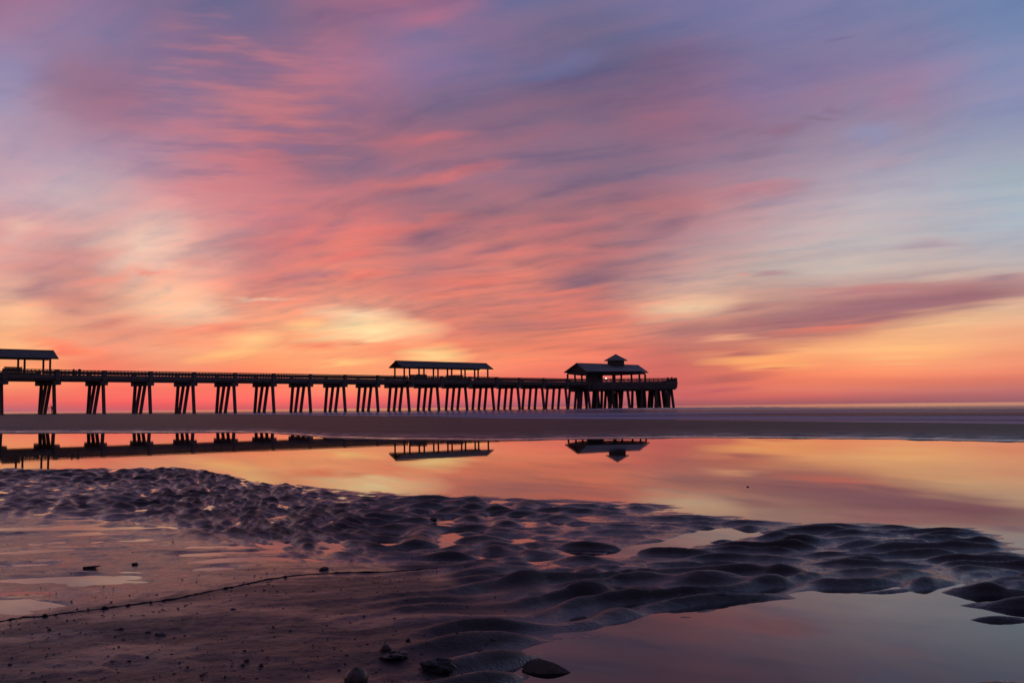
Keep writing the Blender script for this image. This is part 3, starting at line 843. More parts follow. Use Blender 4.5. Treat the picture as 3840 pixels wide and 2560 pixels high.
def rail_mesh(t0, t1, n0):
    m = MB()
    m.box(t0, t1, n0 - 0.10, n0 + 0.16, RAIL_T - 0.17, RAIL_T)
    for z0, z1 in ((8.22, 8.60), (7.92, 8.14)):
        m.box(t0, t1, n0, n0 + 0.06, z0, z1)
    L = t1 - t0; k = max(2, round(L / 0.72))
    for i in range(k + 1):
        c = t0 + 0.09 + (L - 0.18) * i / k
        m.box(c - 0.075, c + 0.075, n0 + 0.062, n0 + 0.20, DECK_Z + .002, RAIL_T - 0.172)
    return m
for k in BENTS:
    t = SP * (k - 1) - 0.71; a, b = near_n(k), far_n(k)
    m = MB(); m.box(t - 0.71, t + 0.71, a, b, CAP_B, GIRD_B - .003)
    m.build('cap', M_CONC, pier, (t, 0, CAP_B))
    for n0, n1 in ((a - 0.22, a + 0.30), (b - 0.30, b + 0.22)):
        m = MB(); m.box(t - 0.37, t + 0.37, n0, n1, GIRD_B + 0.005, RAIL_T + 0.012)
        m.build('pilaster', M_CONC, pier, (t, n0, GIRD_B))
    # four piles: outer ones rake sideways, inner ones rake towards the land
    for (n, dn, dt) in ((0.75, -0.78, 0.0), (3.15, -0.22, -0.98), (5.6, -0.22, -0.98), (8.3, 0.85, 0.0)):
        zf = min(pier_ground(t + dt, n + dn), SEA_Z) - 0.8
        s = (CAP_B - zf) / 6.1
        m = MB(); m.pile((t, n, CAP_B - .002), (t + dt * s, n + dn * s, zf), 0.55, 0.55)
        m.build('pile', M_PILE, pier, (t, n, CAP_B))
for k in BENTS[:-1]:
    t0 = SP * (k - 1) - 0.335; t1 = SP * k - 1.085
    for side in (0, 1):
        # the rail follows the widened bays
        both = wide(k) and wide(k + 1)
        n0 = ((-1.3 if both else 0.0) + 0.03) if side == 0 else ((10.1 if both else 9.0) - 0.25)
        rail_mesh(t0, t1, n0).build('railing', M_WOOD, pier, (t0, n0, DECK_Z))

# ---- the diamond-shaped pier head
HW = [(144.4, 0.0), (162.5, -18.1), (185.1, 4.5), (162.5, 27.1), (144.4, 9.0)]
def inset(poly, d):
    cx = 163.0; cy = 4.5
    return [(cx + (x - cx) * (1 - d / 16.0), cy + (y - cy) * (1 - d / 16.0)) for x, y in poly]
MB().prism(HW, 7.45, DECK_Z).build('head_deck', M_CONC, pier)
def edge_band(poly, z0, z1, th, skip_last=True):
    m = MB(); inn = inset(poly, th)
    n = len(poly)
    for i in range(n - 1 if skip_last else n):
        a, b = poly[i], poly[(i + 1) % n]; c, d = inn[(i + 1) % n], inn[i]
        m.prism([a, b, c, d], z0, z1)
    return m
edge_band(inset(HW, -0.06), 6.75, 7.86, 0.35).build('head_fascia', M_CONC, pier)
MB().prism(inset(HW, 0.05), 5.85, 6.74).build('head_beam', M_CONC, pier)
MB().prism(inset(HW, 0.35), 5.42, 5.845).build('head_cap', M_CONC, pier)
for i in range(4):
    a = Vector(HW[i]); b = Vector(HW[i + 1]); L = (b - a).length; u = (b - a) / L
    nrm = Vector((u.y, -u.x))            # outward
    k = 5
    for j in range(k):
        p0 = a + u * (L * j / k); p1 = a + u * (L * (j + 1) / k)
        m = MB()
        off = -nrm * 0.12
        def pt(q, z): return (q.x + off.x, q.y + off.y, z)
        e0 = p0 + u * .02; e1 = p1 - u * .02
        m.bar(pt(e0, RAIL_T - 0.085), pt(e1, RAIL_T - 0.085), 0.26, 0.17)
        for z0, z1 in ((8.22, 8.60), (7.92, 8.14)):
            m.bar(pt(e0, (z0 + z1) / 2), pt(e1, (z0 + z1) / 2), 0.06, z1 - z0)
        for q in range(4):
            c = p0 + u * (L / k * (q + 0.5) / 4)
            m.bar((c.x + off.x * 2, c.y + off.y * 2, DECK_Z), (c.x + off.x * 2, c.y + off.y * 2, RAIL_T - .172), 0.15, 0.12)
        m.build('head_railing', M_WOOD, pier, (p0.x, p0.y, DECK_Z))
    if i in (0, 1, 2):
        c = b
        q = Vector(((b.x - 163.0) * 0.968 + 163.0, (b.y - 4.5) * 0.968 + 4.5))
        m = MB(); m.box(q.x - 0.35, q.x + 0.35, q.y - 0.35, q.y + 0.35, DECK_Z + .004, RAIL_T + 0.01)
        m.build('corner_post', M_CONC, pier, (b.x, b.y, DECK_Z))
# piles under the head: upright and raking pairs in rows
random.seed(5)
hp = []
for (t, n) in [(146.3, -0.6), (149.5, -3.7), (152.6, -6.9), (155.7, -10.0), (158.8, -13.1), (161.2, -15.2),
               (165.2, -13.6), (169.5, -9.4), (174, -5.0), (179, 0.2), (182.6, 4.0),
               (152, 3.0), (157, -1.0), (161.5, -6.0), (158, 6), (163.5, 0.5), (167.5, -4.5), (164, 9), (171, 3),
               (151, 11.5), (156, 16.5), (161, 22), (163, 15), (171, 14), (168, 20)]:
    hp.append((t, n))
for i, (t, n) in enumerate(hp):
    dt = (-0.85, 0.85, 0.0, 0.5)[i % 4]; dn = (0.0, 0.3, -0.85, 0.75)[i % 4]
    if i == 5: dt, dn = (0.35, -0.45)
    zf = SEA_Z - 1.6
    m = MB(); m.pile((t, n, 5.418), (t + dt * 1.15, n + dn * 1.15, zf), 0.60, 0.60)
    m.build('pile', M_PILE, pier, (t, n, 5.418))

# the rest of the pile forest, hidden deep behind the others
m = MB()
for i in range(26):
    t = 150 + 27 * random.random(); lim = 14 - abs(t - 162.5) * 0.55; n = 4.5 + random.uniform(-lim, lim)
    s = random.choice([(-0.9, 0), (0.9, 0), (0, -0.9), (0, 0.9), (0, 0)])
    m.pile((t, n, 5.419), (t + s[0], n + s[1], SEA_Z - 1.6), 0.6, 0.6)
tag(m.build('rear_piles', M_PILE, pier), kind='stuff')

# ------------------------------------------------------------------ the two long open shelters
def roof_solid(ridge, eaves_near, eaves_far, th=0.14):
    """gable roof slab: ridge (2 pts), near and far eaves (2 pts each)"""
    m = MB()
    for e in (eaves_near, eaves_far):
        a, b = ridge; c, d = e[1], e[0]
        top = [a, b, c, d]; bot = [(x, y, z - th) for x, y, z in top]
        m.poly(top + bot, [(0, 1, 2, 3), (7, 6, 5, 4), (0, 4, 5, 1), (1, 5, 6, 2), (2, 6, 7, 3), (3, 7, 4, 0)])
    return m
def make_shelter():
    # local frame: x along the pier, y across, z = 0 on the deck; origin at the middle
    zr = 12.83 - DECK_Z; ze = 11.18 - DECK_Z
    L = 15.55; W = 2.95
    root = empty('shelter')
    m = roof_solid([(-L, 0, zr), (L, 0, zr)], [(-L, -W, ze), (L, -W, ze)], [(-L, W, ze), (L, W, ze)])
    k = 62
    for i in range(k + 1):                      # standing seams
        x = -L + 0.06 + (2 * L - 0.12) * i / k
        for sg in (-1, 1):
            m.bar((x, 0, zr + 0.02), (x, sg * W, ze + 0.02), 0.035, 0.07)
    m.bar((-L, 0, zr + 0.03), (L, 0, zr + 0.03), 0.30, 0.07)
    roof = m.build('roof', M_ROOF, root, (0, 0, ze))
    for sx in (-1, 1):                           # boarded gable end, set back under the verge
        x = sx * (L - 1.1)
        m = MB(); m.poly([(x - 0.05, -W + 0.55, ze + 0.10), (x - 0.05, W - 0.55, ze + 0.10), (x - 0.05, 0, zr - 0.22),
                          (x + 0.05, -W + 0.55, ze + 0.10), (x + 0.05, W - 0.55, ze + 0.10), (x + 0.05, 0, zr - 0.22)],
                         [(0, 1, 2), (5, 4, 3), (0, 3, 4, 1), (1, 4, 5, 2), (2, 5, 3, 0)])
        m.build('gable', M_WOOD, roof, (0, 0, 0)).location = (0, 0, -ze)
    for sy in (-1, 1):
        m = MB(); m.box(-L + 0.9, L - 0.9, sy * 2.05 - 0.10, sy * 2.05 + 0.10, ze - 0.16, ze + 0.24)
        m.build('beam', M_WOOD, root, (0, sy * 2.05, ze))
        m = MB(); m.box(-L + .01, L - .01, sy * (W + 0.02) - 0.02, sy * (W + 0.02) + 0.02, ze - 0.20, ze + 0.05)
        m.build('eaves_board', M_WOOD, root, (0, sy * W, ze))
        for i in range(7):
            x = -14.25 + 4.75 * i
            m = MB(); m.box(x - 0.16, x + 0.16, sy * 2.05 - 0.16, sy * 2.05 + 0.16, 0.003, ze - 0.163)
            m.build('post', M_WOOD, root, (x, sy * 2.05, 0))
    return root
sh = make_shelter()
sh.location = pier_pt(90.45, 4.35, DECK_Z); sh.rotation_euler = (0, 0, ALPHA)
tag(sh, 'long open shelter with gabled metal roof halfway along the pier, seen whole', 'shelter', 'open shelters on the pier')
sh2 = copy_tree(sh)
sh2.location = pier_pt(-9.6 - 15.25, 4.35, DECK_Z)
tag(sh2, 'open gabled shelter on the pier cut off by the left edge of the picture', 'shelter', 'open shelters on the pier')

def make_bench(h):
    root = empty('bench')
    m = MB()
    for i in range(8):
        z = 0.10 + i * (h - 0.1) / 8
        m.box(-1.62, 1.62, -0.06, 0.0, z, z + (h - 0.1) / 8 - 0.012)
    for x in (-1.5, 0, 1.5): m.box(x - 0.06, x + 0.06, 0.002, 0.10, 0.003, h)
    m.box(-1.72, 1.72, -0.16, 0.14, h + .002, h + 0.07)
    m.build('backrest', M_WOOD, root)
    m = MB()
    for i in range(4): m.box(-1.6, 1.6, -0.56 + i * 0.12, -0.46 + i * 0.12, 0.42, 0.47)
    m.build('seat', M_WOOD, root)
    for x in (-1.4, 1.4):
        m = MB(); m.box(x - 0.05, x + 0.05, -0.54, -0.10, 0.003, 0.418)
        m.build('leg', M_WOOD, root)
    return root
b0 = make_bench(1.60)
spots = [(-17.1, 3.4, 0.0, 'tall slatted bench under the shelter at the left picture edge'),
         (81.8, 5.6, 0.0, 'far bench of the left pair under the middle shelter, reaching further left'),
         (82.4, 3.0, math.pi, 'near bench of the left pair under the middle shelter, reaching further right'),
         (94.2, 5.6, 0.0, 'far bench of the right pair under the middle shelter, reaching further left'),
         (94.8, 3.0, math.pi, 'near bench of the right pair under the middle shelter, reaching further right')]
for i, (t, n, r, lb) in enumerate(spots):
    o = b0 if i == 0 else copy_tree(b0)
    o.location = pier_pt(t, n, DECK_Z + .002); o.rotation_euler = (0, 0, ALPHA + r)
    tag(o, lb, 'bench', 'high-backed benches on the pier')

# ------------------------------------------------------------------ pavilion on the pier head
pv = empty('pavilion', pier_pt(157.0, 4.5, DECK_Z), ALPHA)
tag(pv, 'dark hip-roofed pavilion with square cupola at the seaward end of the pier', 'pavilion')
def L2(t, n, z): return (t - 157.0, n - 4.5, z - DECK_Z)
zr, ze = 13.73, 11.12
A = L2(142.3, 4.5, zr); C = L2(171.3, 4.5, zr); P1 = L2(164.2, 4.5, zr)
nE = [L2(141.7, -0.2, ze), L2(157.5, -8.7, ze), L2(168.3, -2.2, ze)]
fE = [L2(141.7, 9.2, ze), L2(157.5, 17.7, ze), L2(168.3, 11.2, ze)]
def slab(m, pts, th=0.2):
    n = len(pts); bot = [(x, y, z - th) for x, y, z in pts]
    m.poly(list(pts) + bot, [tuple(range(n)), tuple(range(n, 2 * n))[::-1]] + [(i, n + i, n + (i + 1) % n, (i + 1) % n) for i in range(n)])
m = MB()
for e in (nE, fE):
    slab(m, [A, e[0], P1]); slab(m, [P1, e[0], e[1]]); slab(m, [P1, e[1], e[2]]); slab(m, [P1, e[2], C])
slab(m, [C, nE[2], fE[2]])
m.bar(A, C, 0.3, 0.1)
for e in (nE, fE):
    m.bar(P1, e[1], 0.16, 0.12)
roof = m.build('roof', M_ROOF, pv)
m = MB(); a, b, c = L2(142.9, 0.9, ze - .05), L2(142.9, 8.1, ze - .05), L2(142.9, 4.5, zr - 0.35)
m.poly([a, b, c, (a[0] + .1, a[1], a[2]), (b[0] + .1, b[1], b[2]), (c[0] + .1, c[1], c[2])], [(0, 1, 2), (5, 4, 3), (0, 3, 4, 1), (1, 4, 5, 2), (2, 5, 3, 0)])
m.build('gable', M_WOOD, roof)
m = MB()
ring = [L2(142.6, 0.5, 0), L2(157.4, -7.6, 0), L2(166.9, -1.9, 0), L2(166.9, 10.9, 0), L2(157.4, 16.6, 0), L2(142.6, 8.5, 0)]
zb = ze - DECK_Z - 0.42
for i in range(6):
    a, b = ring[i], ring[(i + 1) % 6]
    m.bar((a[0], a[1], zb), (b[0], b[1], zb), 0.25, 0.44)
m.build('beam', M_WOOD, pv)
for (t, n) in [(142.6, 0.5), (142.6, 8.5), (150.0, -3.5), (157.4, -7.6), (166.9, -1.9), (166.9, 10.9), (157.4, 16.6), (150, 12.5),
               (153.5, 4.5), (160, -2.2), (163.0, 8.0), (160.0, 2.0)]:
    x, y, _ = L2(t, n, 0)
    m = MB(); m.box(x - 0.21, x + 0.21, y - 0.21, y + 0.21, 0.003, zb - .222)
    m.build('post', M_WOOD, pv, (x, y, 0))
# cupola: a square lantern room over the ridge with its own pyramid roof
cx, cy, _ = L2(160.4, 4.5, 0); s = 1.87
m = MB(); m.box(cx - s, cx + s, cy - s, cy + s, zr - DECK_Z - 1.5, 15.0 - DECK_Z)
for q in (-1, 1):
    for j in range(5):
        z = 13.9 - DECK_Z + j * 0.2
        m.box(cx - s + .15, cx + s - .15, cy + q * (s + .02) - .02, cy + q * (s + .02) + .02, z, z + 0.13)
        m.box(cx + q * (s + .02) - .02, cx + q * (s + .02) + .02, cy - s + .15, cy + s - .15, z, z + 0.13)
cup = m.build('cupola', M_WOOD, pv)
m = MB(); q = 2.6; z0 = 14.95 - DECK_Z; z1 = 16.92 - DECK_Z
m.poly([(cx - q, cy - q, z0), (cx + q, cy - q, z0), (cx + q, cy + q, z0), (cx - q, cy + q, z0), (cx, cy, z1),
        (cx - q, cy - q, z0 - .18), (cx + q, cy - q, z0 - .18), (cx + q, cy + q, z0 - .18), (cx - q, cy + q, z0 - .18)],
       [(0, 1, 4), (1, 2, 4), (2, 3, 4), (3, 0, 4), (8, 7, 6, 5), (0, 5, 6, 1), (1, 6, 7, 2), (2, 7, 8, 3), (3, 8, 5, 0)])
for dx, dy in ((-1, -1), (1, -1), (1, 1), (-1, 1)):
    m.bar((cx + dx * q, cy + dy * q, z0), (cx, cy, z1), 0.12, 0.1)
m.build('cupola_roof', M_ROOF, cup)
# hut under the pavilion roof
kt, kn = 147.4, 1.2
ks = empty('kiosk', pier_pt(kt, kn, DECK_Z), ALPHA)
tag(ks, 'dark closed hut under the landward half of the pavilion roof', 'kiosk')
MB().box(-1.55, 1.75, -1.3, 2.3, 0.003, 2.75).build('wall', M_WOOD, ks)
MB().box(-1.7, 1.9, -1.45, 2.45, 2.753, 2.9).build('roof', M_ROOF, ks)
m = MB(); m.box(-0.5, 0.5, -1.36, -1.303, 0.1, 2.1); m.build('door', M_DARK, ks)
lp = empty('lamp', pier_pt(150.9, 0.15, DECK_Z + 1.10), ALPHA)
tag(lp, 'bright white lamp shining beside the hut in the pavilion', 'lamp')
MB().lathe([(0.13, 0.0), (0.19, 0.06), (0.19, 0.36), (0.13, 0.42)], 14).build('lens', M_LAMP, lp, smooth=True)
MB().lathe([(0.20, 0.423), (0.24, 0.45), (0.10, 0.54), (0.03, 0.56)], 14).build('hood', M_DARK, lp)
MB().lathe([(0.16, -1.097), (0.16, -1.03), (0.06, -1.02), (0.06, -0.01), (0.12, -0.003)], 10).build('pole', M_DARK, lp)

# ------------------------------------------------------------------ bins on the deck
def make_bin(domed):
    root = empty('litter_bin')
    MB().lathe([(0.27, 0.0), (0.30, 0.05), (0.31, 0.98), (0.29, 1.0)], 16).build('drum', M_DARK, root, smooth=True)
    m = MB()
    if domed:
        m.lathe([(0.33, 1.003), (0.34, 1.06), (0.30, 1.22), (0.20, 1.33), (0.06, 1.38)], 16)
        m.build('lid', M_DARK, root, smooth=True)
    else:
        m.lathe([(0.30, 1.003), (0.31, 1.10)], 16); m.bar((-0.22, 0, 1.10), (0.1, 0, 1.36), 0.38, 0.07); m.bar((-0.2, 0, 1.1), (-0.16, 0, 1.36), 0.3, 0.05)
        m.build('lid', M_DARK, root)
    return root
bf = make_bin(False); bd = make_bin(True)
bins = [(bf, 275.5, 'bin with tilted lid showing above the rail right of the left shelter'),
        (bd, 296.5, 'domed bin showing above the rail right of the left shelter'),
        (copy_tree(bf), 2503.5, 'bin with tilted lid above the rail at the seaward end of the pier'),
        (copy_tree(bd), 2517.5, 'domed bin above the rail at the seaward end of the pier')]
for o, px, lb in bins:
    u = (px - 1920) / F
    n = 0.75 if px < 1000 else None
    if n is not None:
        t = (u * (ORG.y + NV.y * n) - ORG.x - NV.x * n) / (D.x - u * D.y)
        p = pier_pt(t, n, DECK_Z + .003)
    else:
        p = Vector((u * 300.6, 300.6, DECK_Z + .003))
    o.location = p; o.rotation_euler = (0, 0, ALPHA)
    tag(o, lb, 'bin', 'litter bins on the pier')
#PART4
# ------------------------------------------------------------------ photographer under the pier
def make_person(loc, rz):
    joints = {
        'pelvis': (0, 0, 0.93, .135, .105), 'belly': (0.02, 0, 1.07, .135, .10), 'chest': (0.06, 0, 1.28, .155, .115), 'neckb': (0.11, 0, 1.45, .085, .075),
        'neck': (0.14, 0, 1.51, .055, .055), 'skull': (0.165, 0, 1.60, .078, .088), 'crown': (0.165, 0, 1.68, .062, .07), 'jaw': (0.20, 0, 1.555, .050, .050), 'nose': (0.262, 0, 1.60, .014, .016),
        'hipL': (0.0, .10, .88, .095, .095), 'kneeL': (0.05, .12, .49, .062, .062), 'ankL': (0.0, .13, .09, .045, .045), 'toeL': (.16, .14, .035, .038, .035),
        'hipR': (0.0, -.10, .88, .095, .095), 'kneeR': (0.02, -.13, .49, .062, .062), 'ankR': (-.06, -.14, .09, .045, .045), 'toeR': (.10, -.16, .035, .038, .035),
    }
    edges = [('pelvis', 'belly'), ('belly', 'chest'), ('chest', 'neckb'), ('neckb', 'neck'), ('neck', 'skull'), ('skull', 'crown'), ('skull', 'jaw'), ('skull', 'nose'),
             ('pelvis', 'hipL'), ('hipL', 'kneeL'), ('kneeL', 'ankL'), ('ankL', 'toeL'), ('pelvis', 'hipR'), ('hipR', 'kneeR'), ('kneeR', 'ankR'), ('ankR', 'toeR')]
    for s, sg in (('L', 1), ('R', -1)):
        joints['ear' + s] = (.16, sg * .085, 1.60, .014, .02); edges.append(('skull', 'ear' + s))
        joints['sho' + s] = (.07, sg * .19, 1.40, .065, .065)
        joints['elb' + s] = (.20, sg * .24, 1.16, .046, .046)
        joints['wri' + s] = (.40, sg * .10, 1.28, .030, .030)
        joints['palm' + s] = (.46, sg * .07, 1.31, .030, .016)
        edges += [('chest', 'sho' + s), ('sho' + s, 'elb' + s), ('elb' + s, 'wri' + s), ('wri' + s, 'palm' + s)]
        for k in range(4):
            z = 1.345 - 0.020 * k; ln = (.036, .042, .040, .030)[k]
            joints[f'f{k}{s}a'] = (.495, sg * .065, z, .0095, .0095)
            joints[f'f{k}{s}b'] = (.495 + ln * .7, sg * .05, z - .004, .0085, .0085)
            joints[f'f{k}{s}c'] = (.495 + ln * .8, sg * .022, z - .008, .0075, .0075)
            edges += [('palm' + s, f'f{k}{s}a'), (f'f{k}{s}a', f'f{k}{s}b'), (f'f{k}{s}b', f'f{k}{s}c')]
        joints['th' + s + 'a'] = (.45, sg * .035, 1.335, .0115, .0115); joints['th' + s + 'b'] = (.475, sg * .012, 1.355, .0095, .0095)
        edges += [('palm' + s, 'th' + s + 'a'), ('th' + s + 'a', 'th' + s + 'b')]
    names = list(joints); ix = {n: i for i, n in enumerate(names)}
    me = bpy.data.meshes.new('person')
    me.from_pydata([joints[n][:3] for n in names], [(ix[a], ix[b]) for a, b in edges], [])
    o = bpy.data.objects.new('person', me); COL.objects.link(o)
    sk = o.modifiers.new('skin', 'SKIN')
    sv = me.skin_vertices[0].data
    for n in names:
        sv[ix[n]].radius = joints[n][3:5]
        sv[ix[n]].use_root = (n == 'pelvis')
    sub = o.modifiers.new('smooth', 'SUBSURF'); sub.levels = 2; sub.render_levels = 2
    dg = bpy.context.evaluated_depsgraph_get()
    m2 = bpy.data.meshes.new_from_object(o.evaluated_get(dg))
    o.modifiers.clear(); o.data = m2
    m2.materials.clear(); m2.materials.append(M_CLOTH); m2.materials.append(M_SKIN)
    for p in m2.polygons:
        c = p.center; p.use_smooth = True
        p.material_index = 1 if (c.z > 1.50 or c.x > 0.41) else 0
    # eyes, mouth and hair follow the head
    e = MB()
    for sg in (-1, 1): e.lathe([(0.002, -0.012), (0.010, -0.006), (0.012, 0.0), (0.010, 0.006), (0.002, 0.012)], 8, (0.238, sg * 0.032, 1.615))
    e.build('eyes', M_HAIR, o)
    m = MB(); m.box(0.240, 0.252, -0.024, 0.024, 1.548, 1.555); m.build('mouth', M_HAIR, o)
    h = MB(); h.lathe([(0.088, -0.02), (0.092, 0.03), (0.084, 0.07), (0.055, 0.10), (0.01, 0.112)], 14, (0.150, 0, 1.625)); h.build('hair', M_HAIR, o, smooth=True)
    b = MB(); b.box(-0.23, -0.075, -0.15, 0.15, 1.02, 1.44)
    bp = b.build('backpack', M_CLOTH, o)
    bv = bp.modifiers.new('bevel', 'BEVEL'); bv.width = 0.05; bv.segments = 3
    o.location = loc; o.rotation_euler = (0, 0, rz)
    return o
u = (195.5 - 1920) / F
py_ = 195.2
px_ = u * py_
gz = float(beach_z(np.array([px_]), np.array([py_]))[0])
pr = make_person((px_, py_, gz + 0.003), R(197))
tag(pr, 'person with a backpack leaning over a tripod beside the pier pile at the far left', 'person')
hx = px_ + math.cos(R(197)) * 0.62; hy = py_ + math.sin(R(197)) * 0.62
gz2 = float(beach_z(np.array([hx]), np.array([hy]))[0])
tr = empty('tripod', (hx, hy, gz2 + 0.002), R(197))
tag(tr, 'thin dark tripod standing on the sand in front of the person under the pier', 'tripod')
MB().lathe([(0.03, 1.10), (0.05, 1.13), (0.05, 1.20), (0.03, 1.22)], 10).build('head', M_DARK, tr)
for k in range(3):
    a = 2 * math.pi * k / 3 + 0.4
    MB().tube([(0, 0, 1.12), (0.24 * math.cos(a), 0.24 * math.sin(a), 0.55), (0.46 * math.cos(a), 0.46 * math.sin(a), 0.0)], [0.017, 0.014, 0.011]).build('leg', M_DARK, tr)
cmo = empty('photo_camera', (hx, hy, gz2 + 1.225), R(197))
tag(cmo, 'small camera mounted on the tripod under the pier', 'camera')
MB().box(-0.04, 0.04, -0.07, 0.07, 0.0, 0.10).build('body', M_DARK, cmo)
MB().tube([(0.041, 0, 0.05), (0.16, 0, 0.05)], 0.038, 12).build('lens', M_DARK, cmo)

# ------------------------------------------------------------------ line, shells and stones on the sand
rope_px = [(-260, 2372), (-120, 2350), (0, 2330), (90, 2314), (163, 2310), (260, 2296), (351, 2286), (450, 2272), (539, 2261), (653, 2245), (720, 2231), (784, 2217), (880, 2198), (980, 2176), (1061, 2163), (1143, 2153), (1240, 2149), (1330, 2146), (1420, 2144), (1490, 2141), (1551, 2136), (1640, 2128), (1740, 2120), (1845, 2114), (1920, 2112), (1992, 2111)]
pts = []
for (a, b), (c, d) in zip(rope_px, rope_px[1:]):
    for t in (0, 0.25, 0.5, 0.75):
        pts.append((a + (c - a) * t + random.uniform(-3, 3), b + (d - b) * t + random.uniform(-1.0, 1.0)))
pts.append(rope_px[-1])
P3 = [at_beach(x, y) for x, y in pts]
rad = [(0.0031 if x < 1480 else 0.0031 * max(0.25, (2050 - x) / 570)) * random.uniform(0.55, 1.25) for x, y in pts]
mb = MB(); mb.tube([p + Vector((0, 0, r * random.uniform(-0.25, 0.5))) for p, r in zip(P3, rad)], rad, 6)
rp = mb.build('rope', M_ROPE, None, P3[40], smooth=True)
tag(rp, 'long dark thin line lying curved across the near smooth sand', 'rope')
def blob_mesh(mb, c, rx, ry, rz, seed, jag=0.25, seg=9, rings=6):
    rnd = random.Random(seed)
    ph = [rnd.uniform(0, 6.28) for _ in range(6)]
    vs = []; fs = []
    for j in range(rings + 1):
        th = math.pi * j / rings
        for i in range(seg):
            a = 2 * math.pi * i / seg
            k = 1 + (0.9 * jag * float(gnoise(np.array([2.1 * math.sin(th) * math.cos(a) + seed * 0.37]), np.array([2.1 * math.sin(th) * math.sin(a) + 1.7 * math.cos(th)]), seed % 7)[0]) if seg > 11 else 0) + jag * (0.5 * math.sin(2 * a + ph[0] + 2 * th) + 0.35 * math.sin(3 * a + ph[1]) + 0.3 * math.sin(3 * th + ph[2] + a)) + rnd.uniform(-jag, jag) * 0.25
            vs.append((c[0] + rx * k * math.sin(th) * math.cos(a), c[1] + ry * k * math.sin(th) * math.sin(a), c[2] + rz * k * math.cos(th)))
    for j in range(rings):
        for i in range(seg):
            fs.append((j * seg + i, j * seg + (i + 1) % seg, (j + 1) * seg + (i + 1) % seg, (j + 1) * seg + i))
    mb.poly(vs, fs)
# crusty clumps grown on the left part of the line
for i, x in enumerate([38, 128, 170, 210, 330, 392, 480, 566, 612, 756, 845, 868, 930, 1020, 1070]):
    y = float(np.interp(x, [p[0] for p in rope_px], [p[1] for p in rope_px])) + 3
    p = at_beach(x, y)
    mb = MB(); w = random.choice([0.003, 0.004, 0.005, 0.007, 0.010])
    blob_mesh(mb, (p.x, p.y, p.z + 0.002), w, w * 0.8, w * 0.6, 100 + i, 0.35)
    mb.build('clump', M_ROPE, rp, None, smooth=True).location = -P3[40]
def stone(px, py, wpx, hfac, label, name='pebble', cat='pebble', mat=None, jag=0.22, elong=1.0, group=None, sink=0.25):
    p = at_beach(px, py)
    r = wpx * (0.42 if wpx < 60 else 0.5) * p.y / F
    mb = MB(); blob_mesh(mb, (0, 0, 0), r, r * 0.85 * elong, r * hfac, int(px * 7 + py), jag, 20, 12)
    o = mb.build(name, mat or M_STONE, None, None, smooth=(jag < 0.25))
    o.location = (p.x, p.y, p.z + r * hfac * (0.85 - 2 * sink))
    tag(o, label, cat, group)
    return o
stone(1640, 2506, 120, 0.42, 'large black jagged rock half sunk at the rim of the near pool', 'rock', 'rock', jag=0.30)
stone(1482, 2464, 96, 0.32, 'flat black lump standing in for the dark hollow beside the round ball just left of the biggest rock', 'rock', 'rock', jag=0.34)  # added dark solid in place of a shaded hollow
stone(1447, 2436, 52, 0.85, 'small round grey ball resting on the smooth sand left of the black rock', 'shell_ball', 'shell', M_SHELL, 0.04, sink=0.28)
stone(1530, 2402, 20, 0.8, 'tiny black pebble just above the black rock', sink=0.2)
stone(926, 2478, 22, 0.6, 'upper right pebble of the three black ones on the bottom smooth sand')
stone(911, 2493, 18, 0.6, 'lowest left pebble of the three black ones on the bottom smooth sand')
stone(979, 2495, 20, 0.75, 'right-hand pebble of the three black ones on the bottom smooth sand')
stone(452, 2360, 28, 0.5, 'dark ragged pebble on the sand below the left half of the line')
stone(601, 2378, 44, 0.35, 'low sand-coloured lump right of the ragged pebble below the line', 'shell', 'shell', M_SHELL)
stone(554, 2369, 26, 0.3, 'flat dark pebble just left of the low sand-coloured lump')
stone(875, 2285, 24, 0.4, 'lone flat dark pebble right below the middle of the line')
stone(506, 2118, 26, 0.6, 'dark knobbly rock standing by the pale left film of water', 'rock', 'rock')
stone(185, 2361, 18, 0.5, 'leftmost small dark pebble below the line')
stone(36, 2492, 18, 0.5, 'small dark pebble near the left edge at the bottom')
stone(1214, 2136, 40, 0.6, 'rounded lump in a small hollow just above the middle of the line', 'rock', 'rock', M_STONE, sink=0.4)
stone(1381, 1950, 16, 1.2, 'upright dark stub poking from the ripples in mid ground', 'stub', 'debris')
stone(1446, 1920, 26, 0.6, 'dark pebble behind the upright stub in the ripples')
stone(1810, 2002, 32, 0.4, 'wet dark rock lying among the middle ripples', 'rock', 'rock')
stone(1625, 1950, 36, 0.45, 'low dark pebble among the ripples left of the wet rock')
stone(2805, 1860, 10, 0.5, 'tiny dark speck floating alone on the right half of the pool', 'float', 'debris', sink=0.1).location.z = 0.002
